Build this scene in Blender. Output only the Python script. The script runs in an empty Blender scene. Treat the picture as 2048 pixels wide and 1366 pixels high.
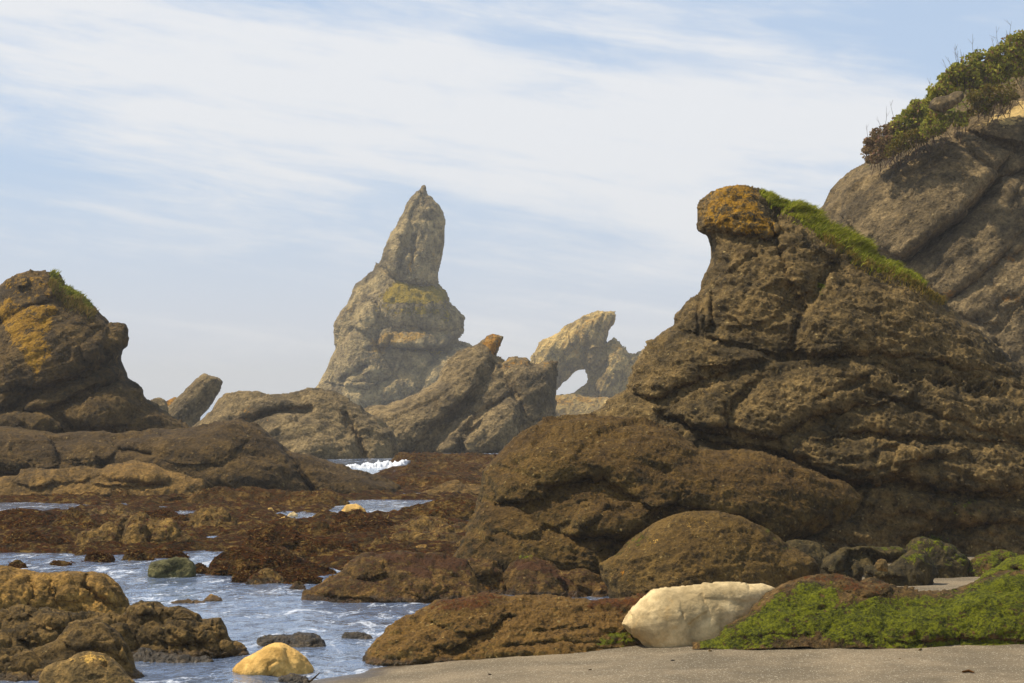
import bpy, math, random
import numpy as np
R = math.radians
F = 3982.0            # focal length in photo pixels (70 mm on 36 mm, 2048 px wide)
HZ = 800.0            # photo row of the sea horizon
EYE = 3.0             # eye height over the water, metres
sc = bpy.context.scene
col = sc.collection

# ------------------------------------------------------------------ camera
cam = bpy.data.cameras.new('camera')
cam.lens = 70.0; cam.sensor_width = 36.0; cam.sensor_fit = 'HORIZONTAL'
cam.shift_y = (HZ - 683.0) / 2048.0
cam.clip_start = 0.1; cam.clip_end = 8000.0
camo = bpy.data.objects.new('camera', cam)
camo.location = (0, 0, EYE); camo.rotation_euler = (R(90), 0, 0)
col.objects.link(camo); sc.camera = camo

# ------------------------------------------------------------------ sun, sky, exposure
SUN_EL, SUN_AZ = R(55), R(284)          # azimuth clockwise from +Y (north): sun high on the left, a little behind the eye
sd_ = (math.cos(SUN_EL) * math.sin(SUN_AZ), math.cos(SUN_EL) * math.cos(SUN_AZ), math.sin(SUN_EL))
sun = bpy.data.lights.new('sun', 'SUN'); sun.energy = 5.0; sun.angle = R(1.5); sun.color = (1.0, 0.92, 0.78)
suno = bpy.data.objects.new('sun', sun); col.objects.link(suno)
from mathutils import Vector
suno.rotation_euler = Vector(sd_).to_track_quat('Z', 'Y').to_euler(); suno.location = (-30, -20, 60)

sc.view_settings.view_transform = 'Standard'; sc.view_settings.look = 'None'
sc.view_settings.exposure = 0.0; sc.view_settings.gamma = 1.0; sc.view_settings.use_curve_mapping = False
sc.render.engine = 'CYCLES'
sc.cycles.use_denoising = True; sc.cycles.max_bounces = 6; sc.cycles.diffuse_bounces = 2; sc.cycles.glossy_bounces = 2
sc.cycles.transparent_max_bounces = 8; sc.cycles.volume_bounces = 0
sc.cycles.caustics_reflective = False; sc.cycles.caustics_refractive = False

def lin(r, g, b):
    f = lambda c: (c / 255 / 12.92) if c / 255 <= 0.04045 else ((c / 255 + 0.055) / 1.055) ** 2.4
    return (f(r), f(g), f(b), 1.0)

class NT:
    """small helper for writing node trees"""
    def __init__(s, tree): s.t = tree; tree.nodes.clear()
    def n(s, typ, **kw):
        nd = s.t.nodes.new(typ)
        for k, v in kw.items():
            if k.startswith('_'): nd.inputs[int(k[1:])].default_value = v
            else: setattr(nd, k, v)
        return nd
    def l(s, a, b): s.t.links.new(a, b)
    def put(s, sock, v):
        if isinstance(v, bpy.types.NodeSocket): s.l(v, sock)
        elif v is not None: sock.default_value = v
    def math(s, op, a, b=0.0, c=None, clamp=False):
        nd = s.n('ShaderNodeMath', operation=op, use_clamp=clamp)
        s.put(nd.inputs[0], a); s.put(nd.inputs[1], b)
        if c is not None: s.put(nd.inputs[2], c)
        return nd.outputs[0]
    def vmath(s, op, a, b=None, sc_=None):
        nd = s.n('ShaderNodeVectorMath', operation=op)
        s.put(nd.inputs[0], a)
        if b is not None: s.put(nd.inputs[1], b)
        if sc_ is not None: s.put(nd.inputs['Scale'], sc_)
        return nd.outputs[0]
    def noise(s, vec, scale, detail=4, rough=0.55, dist=0.0, color=False):
        nd = s.n('ShaderNodeTexNoise'); s.put(nd.inputs['Vector'], vec)
        s.put(nd.inputs['Scale'], scale); nd.inputs['Detail'].default_value = detail
        nd.inputs['Roughness'].default_value = rough; nd.inputs['Distortion'].default_value = dist
        return nd.outputs['Color' if color else 'Fac']
    def vor(s, vec, scale, feature='F1', rnd=1.0):
        nd = s.n('ShaderNodeTexVoronoi', feature=feature); s.put(nd.inputs['Vector'], vec)
        s.put(nd.inputs['Scale'], scale); nd.inputs['Randomness'].default_value = rnd
        return nd
    def step(s, x, lo, hi, a=0.0, b=1.0):
        nd = s.n('ShaderNodeMapRange', interpolation_type='SMOOTHSTEP')
        s.put(nd.inputs[0], x); s.put(nd.inputs[1], lo); s.put(nd.inputs[2], hi)
        nd.inputs[3].default_value = a; nd.inputs[4].default_value = b
        return nd.outputs[0]
    def mix(s, fac, a, b, mode='MIX'):
        nd = s.n('ShaderNodeMix', data_type='RGBA', blend_type=mode)
        s.put(nd.inputs[0], fac); s.put(nd.inputs[6], a); s.put(nd.inputs[7], b)
        return nd.outputs[2]
    def xyz(s, v):
        nd = s.n('ShaderNodeSeparateXYZ'); s.put(nd.inputs[0], v); return nd.outputs
    def comb(s, x, y, z):
        nd = s.n('ShaderNodeCombineXYZ'); s.put(nd.inputs[0], x); s.put(nd.inputs[1], y); s.put(nd.inputs[2], z)
        return nd.outputs[0]

# sky: physical daylight sky under a thin, wind-drawn cloud sheet
w = bpy.data.worlds.new('World'); sc.world = w; w.use_nodes = True
nt = NT(w.node_tree)
tc = nt.n('ShaderNodeTexCoord'); D = tc.outputs['Generated']
sky = nt.n('ShaderNodeTexSky', sky_type='NISHITA', sun_disc=False, sun_elevation=SUN_EL, sun_rotation=SUN_AZ,
           altitude=0.0, air_density=1.0, dust_density=0.6, ozone_density=2.0)
SKY_STR = 0.10
x, y, z = nt.xyz(D)[:3]
tilt = nt.math('MULTIPLY_ADD', x, 0.153, z)                       # the sheet leans down to the right
vec = nt.comb(nt.math('MULTIPLY', x, 1.0), nt.math('MULTIPLY', y, 1.0), nt.math('MULTIPLY', tilt, 4.2))
n1 = nt.noise(vec, 5.0, 7, 0.58, 0.35)
n2 = nt.noise(nt.vmath('ADD', vec, (3.1, 1.7, 0.4)), 17.0, 6, 0.62, 0.5)
vec2 = nt.comb(nt.math('MULTIPLY', x, 0.55), nt.math('MULTIPLY', y, 0.55), nt.math('MULTIPLY', tilt, 7.0))
n3 = nt.noise(nt.vmath('ADD', vec2, (7.3, 0.2, 5.1)), 9.0, 5, 0.55, 0.2)
band = nt.math('DIVIDE', nt.math('SUBTRACT', tilt, 0.133), 0.050)
band = nt.math('EXPONENT', nt.math('MULTIPLY', nt.math('MULTIPLY', band, band), -1.0))
cl = nt.math('MULTIPLY_ADD', band, 0.42, nt.math('MULTIPLY', n1, 0.85))
cl = nt.math('MULTIPLY_ADD', n2, 0.50, cl)
cl = nt.math('MULTIPLY_ADD', n3, 0.85, cl)
cl = nt.step(cl, 1.04, 1.55)
low = nt.step(z, -0.01, 0.13, 1.0, 0.0)                           # milky air near the sea
skyc = nt.vmath('SCALE', sky.outputs[0], sc_=SKY_STR)
skyb = nt.mix(nt.step(z, 0.12, 0.75, 0.75, 0.2), skyc, (0.56, 0.71, 0.94, 1))
skyb = nt.mix(nt.math('MULTIPLY', low, 0.9), skyb, (0.725, 0.755, 0.83, 1))
skyb = nt.mix(nt.math('MULTIPLY', cl, 0.92), skyb, (0.875, 0.89, 0.915, 1))
bg = nt.n('ShaderNodeBackground'); nt.l(skyb, bg.inputs[0]); bg.inputs[1].default_value = 1.0
out = nt.n('ShaderNodeOutputWorld'); nt.l(bg.outputs[0], out.inputs[0])

# ------------------------------------------------------------------ numeric helpers
_rng = np.random.RandomState(7)
_perm = _rng.permutation(256).astype(np.int32); _perm = np.concatenate([_perm, _perm, _perm])
_grad = _rng.normal(size=(256, 3)).astype(np.float32); _grad /= np.linalg.norm(_grad, axis=1)[:, None]
_rand3 = _rng.rand(256, 3).astype(np.float32)

def _hash(i, j, k):
    return _perm[(_perm[(_perm[i & 255] + j) & 255] + k) & 255]

def perlin(p):
    """p (N,3) -> about -0.7..0.7"""
    p = p.astype(np.float32); i = np.floor(p).astype(np.int32); f = p - i
    w_ = f * f * f * (f * (f * 6 - 15) + 10); r = 0
    for a in (0, 1):
        wa = w_[:, 0] if a else 1 - w_[:, 0]
        for b in (0, 1):
            wb = w_[:, 1] if b else 1 - w_[:, 1]
            for c in (0, 1):
                wc = w_[:, 2] if c else 1 - w_[:, 2]
                g = _grad[_hash(i[:, 0] + a, i[:, 1] + b, i[:, 2] + c)]
                d = g[:, 0] * (f[:, 0] - a) + g[:, 1] * (f[:, 1] - b) + g[:, 2] * (f[:, 2] - c)
                r = r + wa * wb * wc * d
    return r * 1.5

def fbm(p, oct=4, gain=0.5, lac=2.03):
    r, a = 0, 1.0
    for o in range(oct):
        r = r + a * perlin(p * (lac ** o) + 17.3 * o); a *= gain
    return r

def ridged(p, oct=4, gain=0.5):
    r, a = 0, 1.0
    for o in range(oct):
        r = r + a * (1 - 2 * np.abs(perlin(p * (2.1 ** o) + 31.7 * o))); a *= gain
    return r * 0.5

def worley(p):
    """F1, F2 in 3-D"""
    p = p.astype(np.float32); i = np.floor(p).astype(np.int32); f = p - i
    f1 = np.full(len(p), 9.0, np.float32); f2 = f1.copy()
    for a in (-1, 0, 1):
        for b in (-1, 0, 1):
            for c in (-1, 0, 1):
                q = _rand3[_hash(i[:, 0] + a, i[:, 1] + b, i[:, 2] + c)]
                d = np.sqrt((q[:, 0] + a - f[:, 0]) ** 2 + (q[:, 1] + b - f[:, 1]) ** 2 + (q[:, 2] + c - f[:, 2]) ** 2)
                lo = np.minimum(f1, d); f2 = np.minimum(f2, np.maximum(f1, d)); f1 = lo
    return f1, f2

def facets(p):
    """piecewise planar: each cell of a random cellular split carries its own tilted plane"""
    p = p.astype(np.float32); i = np.floor(p).astype(np.int32); f = p - i
    f1 = np.full(len(p), 9.0, np.float32); val = np.zeros(len(p), np.float32)
    for a in (-1, 0, 1):
        for b in (-1, 0, 1):
            for c in (-1, 0, 1):
                hh = _hash(i[:, 0] + a, i[:, 1] + b, i[:, 2] + c); q = _rand3[hh]
                ox = f[:, 0] - q[:, 0] - a; oy = f[:, 1] - q[:, 1] - b; oz = f[:, 2] - q[:, 2] - c
                d = ox * ox + oy * oy + oz * oz; m = d < f1
                g = _grad[(hh + 77) & 255]
                f1 = np.where(m, d, f1); val = np.where(m, g[:, 0] * ox + g[:, 1] * oy + g[:, 2] * oz * 0.5, val)
    return val

def sdist(U, V, poly, closed=True, near=False):
    """signed distance to polygon (positive inside)"""
    A = np.asarray(poly, np.float32); B = np.roll(A, -1, 0) if closed else A[1:]
    if not closed: A = A[:-1]
    best = np.full(U.shape, 1e9, np.float32); ins = np.zeros(U.shape, bool)
    nu = np.zeros(U.shape, np.float32); nv = np.zeros(U.shape, np.float32)
    for (ax, ay), (bx, by) in zip(A, B):
        dx, dy = bx - ax, by - ay; L = dx * dx + dy * dy + 1e-9
        t = np.clip(((U - ax) * dx + (V - ay) * dy) / L, 0, 1)
        qx = ax + t * dx; qy = ay + t * dy
        d = (U - qx) ** 2 + (V - qy) ** 2; m = d < best
        best = np.where(m, d, best)
        if near: nu = np.where(m, qx, nu); nv = np.where(m, qy, nv)
        if closed and ay != by:
            ins ^= ((ay > V) != (by > V)) & (U < (bx - ax) * (V - ay) / (by - ay) + ax)
    d = np.sqrt(best)
    s = np.where(ins, d, -d) if closed else d
    return (s, nu, nv) if near else s

def inflate(mask, cell):
    """solve laplace(phi) = -1 in the mask, coarse to fine; normalised to 0..1"""
    phi = None; prev = 0
    for k, it in ((16, 160), (8, 90), (4, 50), (2, 30), (1, 16)):
        m = mask[::k, ::k]
        if min(m.shape) < 4 and k > 1: continue
        if phi is None: p = np.zeros(m.shape, np.float32)
        else:
            r = prev // k
            p = np.repeat(np.repeat(phi, r, 0), r, 1)[:m.shape[0], :m.shape[1]]
            if p.shape != m.shape:
                p = np.pad(p, ((0, m.shape[0] - p.shape[0]), (0, m.shape[1] - p.shape[1])), 'edge')
        h2 = (cell * k) ** 2; p = p * m
        q = np.zeros((m.shape[0] + 2, m.shape[1] + 2), np.float32)
        for _ in range(it):
            q[1:-1, 1:-1] = p
            p = (q[:-2, 1:-1] + q[2:, 1:-1] + q[1:-1, :-2] + q[1:-1, 2:] + h2) * 0.25 * m
        phi = p; prev = k
    return phi / max(phi.max(), 1e-6)

def at(u, v, Y):
    return ((u - 1024.0) / F * Y, Y, EYE - (v - HZ) / F * Y)

FR = {1: (0, 500, 2.7314), 2: (600, 340, 2.2029), 3: (1200, 340, 2.4151), 4: (1500, 0, 2.7318), 5: (880, 780, 2.4976),
      6: (1400, 850, 2.6466), 7: (0, 880, 2.1333), 8: (0, 1080, 2.6947), 9: (380, 960, 3.3032), 10: (0, 940, 3.9385),
      11: (700, 1100, 3.2), 12: (1700, 180, 2.2759), 0: (0, 0, 1.0)}
def P(s, fr=0):
    x0, y0, k = FR[fr]
    return np.array([(x0 + float(a.split(',')[0]) / k, y0 + float(a.split(',')[1]) / k) for a in s.split()], np.float32)

def rough_line(pts, amp, seed, closed=True, step=5.0):
    """subdivide an outline and roughen it a little"""
    A = np.asarray(pts, np.float32); B = np.roll(A, -1, 0) if closed else A[1:]
    if not closed: A = A[:-1]
    o = []
    for a, b in zip(A, B):
        L = math.hypot(*(b - a)); n = max(1, int(L / step))
        for i in range(n): o.append(a + (b - a) * (i / n))
    o = np.array(o, np.float32)
    q = np.concatenate([o, np.full((len(o), 1), seed * 3.7, np.float32)], 1)
    dx = fbm(q / np.array([24, 24, 1], np.float32), 4, 0.6) * amp
    dy = fbm(q / np.array([24, 24, 1], np.float32) + 50, 4, 0.6) * amp
    return o + np.stack([dx, dy], 1)

def tag(o, label=None, cat=None, group=None, kind=None):
    if label: o['label'] = label
    if cat: o['category'] = cat
    if group: o['group'] = group
    if kind: o['kind'] = kind
    return o

def mesh_obj(name, verts, faces, mat, origin=None, smooth=True, attrs=None, parent=None):
    """faces: (N,4) or (N,3) int array; verts world coordinates"""
    verts = np.asarray(verts, np.float64); faces = np.asarray(faces, np.int32)
    if origin is None:
        origin = np.array([verts[:, 0].mean(), verts[:, 1].mean(), verts[:, 2].min()])
    origin = np.asarray(origin, np.float64)
    me = bpy.data.meshes.new(name)
    me.vertices.add(len(verts)); me.vertices.foreach_set('co', (verts - origin).astype(np.float32).ravel())
    k = faces.shape[1]
    me.loops.add(faces.size); me.loops.foreach_set('vertex_index', faces.ravel())
    me.polygons.add(len(faces)); me.polygons.foreach_set('loop_start', np.arange(0, faces.size, k, dtype=np.int32))
    me.polygons.foreach_set('use_smooth', np.full(len(faces), smooth, bool))
    for an, av in (attrs or {}).items():
        at_ = me.attributes.new(an, 'FLOAT', 'POINT'); at_.data.foreach_set('value', np.asarray(av, np.float32))
    me.update(calc_edges=True); me.validate()
    me.materials.append(mat)
    o = bpy.data.objects.new(name, me); col.objects.link(o); o.location = origin
    if parent is not None:
        o.parent = parent; o.location = origin - np.array(parent.location)
    return o

def tubes(paths, sides=4):
    """paths: list of (points (n,3), radii) -> verts, quads"""
    V, Q = [], []; n0 = 0
    for pts, rad in paths:
        pts = np.asarray(pts, float); n = len(pts)
        tg = np.gradient(pts, axis=0); tg /= np.linalg.norm(tg, axis=1)[:, None] + 1e-9
        ref = np.array([0.3, 0.9, 0.2]); a = np.cross(tg, ref); a /= np.linalg.norm(a, axis=1)[:, None] + 1e-9
        b = np.cross(tg, a)
        for i in range(n):
            for s in range(sides):
                t = 2 * math.pi * s / sides
                V.append(pts[i] + rad[i] * (math.cos(t) * a[i] + math.sin(t) * b[i]))
        for i in range(n - 1):
            for s in range(sides):
                s2 = (s + 1) % sides
                Q.append((n0 + i * sides + s, n0 + i * sides + s2, n0 + (i + 1) * sides + s2, n0 + (i + 1) * sides + s))
        n0 += n * sides
    return np.array(V), np.array(Q)

# ------------------------------------------------------------------ the rock sculptor
WEED = []
def sculpt(name, label, outline, mat, Y=None, vb=None, zb=0.0, cat='rock', group=None, holes=(), vcut=None, s=2.6,
           thick=None, back=None, p=0.5, lean=0.25, lobes=(), creases=(), lump=None, rough=2.0, strata=None, blocks=None,
           pebble=1.0, grain=1.0, ridge=0.0, tafoni=None, masks=None, seed=None, warp=5.0, parent=None, fuzz=0.0, weed=0, facet=(), bed=(), cs=1.0, ls=1.0, pits=0.0):
    """A solid rock: its outline seen from the beach, swollen to its own thickness front and back, with lobes, cracks,
    bedding and grain carved into it. Sizes are in photo pixels at the rock's own distance; vb is the row of its foot."""
    seed = (sum(map(ord, label or name)) % 997) / 9.7 if seed is None else seed
    outl = rough_line(outline, rough, seed)
    hl = [rough_line(h, rough * 0.6, seed + 3) for h in holes]
    u0, v0 = outl.min(0) - 2 * s; u1, v1 = outl.max(0) + 2 * s
    wpx, hpx = u1 - u0, v1 - v0
    if vcut is None: vcut = (vb + 30) if vb else v1
    us = np.arange(u0, u1 + s, s, dtype=np.float32); vs = np.arange(v0, v1 + s, s, dtype=np.float32)
    U, V = np.meshgrid(us, vs)
    sd, nu, nv = sdist(U, V, outl, near=True)
    for h in hl:
        sh, hu, hv = sdist(U, V, h, near=True)
        use = (-sh) < sd; nu = np.where(use, hu, nu); nv = np.where(use, hv, nv); sd = np.where(use, -sh, sd)
    inside = sd > 0
    T = thick or 0.42 * min(wpx, min(hpx, vcut - v0))
    Tb = back or T
    infl = inflate(inside, s)
    base = infl ** p
    q = np.stack([U.ravel(), V.ravel(), np.full(U.size, seed * 13.1, np.float32)], 1)
    ww = fbm(q / 34.0, 3).reshape(U.shape) * warp; wv = fbm(q / 34.0 + 40, 3).reshape(U.shape) * warp
    Uw, Vw = U + ww, V + wv
    h = T * base
    vm = v0 + 0.5 * (vcut - v0)
    leanf = lean * (V - vm)
    for L in lobes:
        poly = np.asarray(L[0], np.float32); th = L[1]; pp = L[2] if len(L) > 2 else 0.5
        tl = L[3] if len(L) > 3 else None
        sl = sdist(Uw, Vw, poly); il = inflate((sl > 0), s) ** pp
        if tl:
            c0 = poly.min(0); c1 = poly.max(0)
            rel = tl[0] * ((Uw - c0[0]) / (c1[0] - c0[0]) - 0.5) * 2 + tl[1] * ((Vw - c0[1]) / (c1[1] - c0[1]) - 0.5) * 2
            il = il * np.clip(1 + rel, 0.02, 3)
        h = h + ls * th * il
    for cr in creases:
        d = sdist(Uw, Vw, cr[0], closed=False)
        prof = np.exp(-(d / cr[1]) ** 2)
        h = h - cs * cr[2] * prof * np.minimum(1, base * 4)
    def disp(Pq, full):
        d = 0
        lm = lump or (0.22 * min(wpx, hpx), 0.045 * min(wpx, hpx))
        Ps = Pq + seed * 7.7
        d = d + lm[1] * fbm(Ps / lm[0], 4 if full else 3, 0.42)
        if ridge and full: d = d + ridge * (ridged(Ps / (lm[0] * 0.6), 4, 0.5) - 0.3)
        if strata:
            ang, per, amp = strata[:3]; st = strata[3] if len(strata) > 3 else 6.0
            ca, sa = math.cos(R(ang)), math.sin(R(ang))
            a = (Ps[:, 0] * ca - Ps[:, 1] * sa) / (per * st); b = (Ps[:, 0] * sa + Ps[:, 1] * ca) / per
            d = d + amp * fbm(np.stack([a, b, Ps[:, 2] / (per * st)], 1), 4 if full else 2, 0.55)
        if not full: return d
        for fs, fa, ang, st in facet:
            ca, sa = math.cos(R(ang)), math.sin(R(ang))
            wx = Ps + 0.12 * fs * np.stack([perlin(Ps / (fs * 0.5) + 3), perlin(Ps / (fs * 0.5) + 13), 0 * Ps[:, 0]], 1)
            d = d + fa * facets(np.stack([(wx[:, 0] * ca - wx[:, 1] * sa) / (fs * st), (wx[:, 0] * sa + wx[:, 1] * ca) / fs, wx[:, 2] / fs], 1))
        for ang, per, amp in bed:
            ca, sa = math.cos(R(ang)), math.sin(R(ang))
            bb = (Ps[:, 0] * sa + Ps[:, 1] * ca + 0.25 * Ps[:, 2]) / per + 0.9 * fbm(Ps / (per * 6), 3) + 0.12 * perlin(Ps / (per * 0.8))
            fr = bb - np.floor(bb); saw = np.where(fr < 0.82, fr / 0.82, (1 - fr) / 0.18) - 0.5
            d = d + amp * saw * np.clip(0.5 + 1.6 * perlin(Ps / (per * 4) + 8), 0, 1)
        if blocks:
            for bs, ba in blocks:
                wp = Ps + 0.25 * bs * np.stack([fbm(Ps / bs + 9, 2), fbm(Ps / bs + 29, 2), 0 * Ps[:, 0]], 1)
                f1, f2 = worley(wp / bs)
                d = d + ba * (np.sqrt(np.clip((f2 - f1) / 0.45, 0, 1)) - 0.7)
        d = d + grain * (2.0 * fbm(Ps / 19.0, 4, 0.68))
        if pebble:
            f1, f2 = worley(Ps / 9.0); keep = perlin(Ps / 26.0) > -0.1
            d = d + pebble * 1.9 * np.clip(0.5 - f1, 0, 1) / 0.5 * keep
        if pits:
            f1, _ = worley(Ps / np.array([17.0, 12.0, 15.0], np.float32) + 4.4)
            mk = np.clip(perlin(Ps / 70.0 + 5) * 5 + 0.3, 0, 1)
            d = d - pits * mk * np.clip(1 - f1 / 0.42, 0, 1) ** 0.7
        if fuzz: d = d + fuzz * fbm(Ps / 5.5, 2, 0.7)
        return d
    # quads whose corners touch the inside; outside corners are pulled onto the outline
    rows = int(min(len(vs), max(4, (vcut - v0) / s + 1)))
    ins = inside[:rows]; c = ins[:-1, :-1] | ins[1:, :-1] | ins[:-1, 1:] | ins[1:, 1:]
    used = np.zeros(ins.shape, bool)
    for a, b in ((0, 0), (1, 0), (0, 1), (1, 1)):
        used[a:a + c.shape[0], b:b + c.shape[1]] |= c
    sl_ = np.s_[:rows]
    edge = used & ~ins
    pu = np.where(edge, nu[sl_], U[sl_]); pv = np.where(edge, nv[sl_], V[sl_])
    hf = np.where(edge, 0, h[sl_]); lf = lean * (pv - vm)
    # surface normals in pixel space
    gv, gu = np.gradient(np.where(inside, h, 0)[sl_] + 0 * lf, s)
    nx, ny, nz = -gu, -gv - lean, np.ones_like(gu)
    ex, ey = pu - U[sl_], pv - V[sl_]
    el = np.sqrt(ex ** 2 + ey ** 2) + 1e-6
    nx = np.where(edge, -ex / el * 3, nx); ny = np.where(edge, -ey / el * 3, ny)
    nl = np.sqrt(nx * nx + ny * ny + nz * nz); nx, ny, nz = nx / nl, ny / nl, nz / nl
    Pq = np.stack([pu.ravel(), pv.ravel(), (hf + lf).ravel()], 1)[used.ravel()]
    dd = np.zeros(used.size, np.float32); dd[used.ravel()] = disp(Pq, True); dd = dd.reshape(used.shape)
    Pe = np.stack([pu.ravel(), pv.ravel(), (hf + lf).ravel()], 1)[edge.ravel()]
    dd[edge] = disp(Pe, False) + grain * 1.4 * fbm((Pe + seed * 7.7) / 19.0, 3, 0.6)
    if tafoni:
        for poly, cs, amp in tafoni:
            m = np.clip(sdist(Uw[sl_], Vw[sl_], poly) / 12, 0, 1)
            f1, f2 = worley(np.stack([Uw[sl_].ravel() / cs, Vw[sl_].ravel() / (cs * 0.6), np.zeros(m.size)], 1))
            dd = dd - amp * m * np.clip(((f2 - f1) - 0.10) / 0.25, 0, 1).reshape(m.shape)
    fu, fv, fh = pu + nx * dd, pv + ny * dd, hf + lf + nz * dd
    if Y is None:
        r = int(np.clip((vb - v0) / s, 0, rows - 1)); m = ins[r]
        hb = np.percentile((hf + lf)[r][m], 70) if m.any() else 0
        Y = (EYE - zb) * F / (vb - HZ) / (1 - hb / F)
    k = Y / F
    def world(u, v, hh):
        Yd = Y - hh * k
        return np.stack([(u - 1024) / F * Yd, Yd, EYE - (v - HZ) / F * Yd], -1)
    Wf = world(fu, fv, fh)
    # back: simpler
    hb_ = -Tb * base[sl_]
    Pb = np.stack([pu.ravel(), pv.ravel(), (hb_ + lf).ravel()], 1)[used.ravel()]
    db = np.zeros(used.size, np.float32); db[used.ravel()] = disp(Pb, False); db = db.reshape(used.shape)
    Yb = Y - (hb_ + lf - db) * k
    Wb = np.stack([(pu - 1024) / F * Y, Yb, EYE - (pv - HZ) / F * (Y - lf * k)], -1)
    idf = np.full(used.shape, -1, np.int64); idf[used] = np.arange(used.sum())
    inb = used & ins
    idb = idf.copy(); idb[inb] = used.sum() + np.arange(inb.sum())
    verts = np.concatenate([Wf[used], Wb[inb]])
    ci, cj = np.nonzero(c)
    qf = np.stack([idf[ci, cj], idf[ci + 1, cj], idf[ci + 1, cj + 1], idf[ci, cj + 1]], 1)
    qb = np.stack([idb[ci, cj], idb[ci, cj + 1], idb[ci + 1, cj + 1], idb[ci + 1, cj]], 1)
    # close the cut foot
    lastr = rows - 1
    jj = np.nonzero(used[lastr, :-1] & used[lastr, 1:] & (inb[lastr, :-1] | inb[lastr, 1:]))[0]
    qc = np.stack([idf[lastr, jj], idb[lastr, jj], idb[lastr, jj + 1], idf[lastr, jj + 1]], 1)
    tri = qc[(qc[:, 0] == qc[:, 1]) | (qc[:, 2] == qc[:, 3])]
    qc = qc[(qc[:, 0] != qc[:, 1]) & (qc[:, 2] != qc[:, 3])]
    faces = np.concatenate([qf, qb, qc]) if len(qc) else np.concatenate([qf, qb])
    at_ = {}
    for an, lst in (masks or {}).items():
        a = np.zeros(used.shape, np.float32)
        for poly, soft, st in lst:
            a = np.maximum(a, st * np.clip(sdist(Uw[sl_], Vw[sl_], poly) / soft + 0.5, 0, 1))
        at_[an] = np.concatenate([a[used], a[inb]])
    if weed:
        upz = -ny; cand = ins & (pv < vcut - 4) & (upz > 0.15) & (perlin(np.stack([pu.ravel() / 30, pv.ravel() / 18, np.full(pu.size, seed)], 1)).reshape(pu.shape) > -0.15)
        w0 = Wf[cand]
        if len(w0):
            ii = _rng.randint(0, len(w0), weed); WEED.append((w0[ii], np.full(weed, k)))
    o = mesh_obj(name, verts, faces, mat, attrs=at_, parent=parent)
    if parent is None: tag(o, label, cat, group)
    def surf(u, v):
        i = np.clip(((np.asarray(v) - v0) / s).astype(int), 0, rows - 1); j = np.clip(((np.asarray(u) - u0) / s).astype(int), 0, used.shape[1] - 1)
        return Wf[i, j], used[i, j]
    return o, surf, Y

# ------------------------------------------------------------------ materials
def new_mat(name):
    m = bpy.data.materials.new(name); m.use_nodes = True
    return m, NT(m.node_tree)

def finish(nt, color, rough, normal=None, spec=0.25):
    b = nt.n('ShaderNodeBsdfPrincipled'); nt.put(b.inputs['Base Color'], color); nt.put(b.inputs['Roughness'], rough)
    b.inputs['Specular IOR Level'].default_value = spec
    if normal is not None: nt.l(normal, b.inputs['Normal'])
    o = nt.n('ShaderNodeOutputMaterial'); nt.l(b.outputs[0], o.inputs[0])
    return b

def attr(nt, name):
    a = nt.n('ShaderNodeAttribute', attribute_name=name); return a.outputs['Fac']

def warm_lin(r, g, b, k=1.0):
    c = lin(r, g, b); t = (0.95, 0.83, 0.50)
    return tuple(c[i] * (1 + (t[i] - 1) * k) for i in range(3)) + (1.0,)

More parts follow.
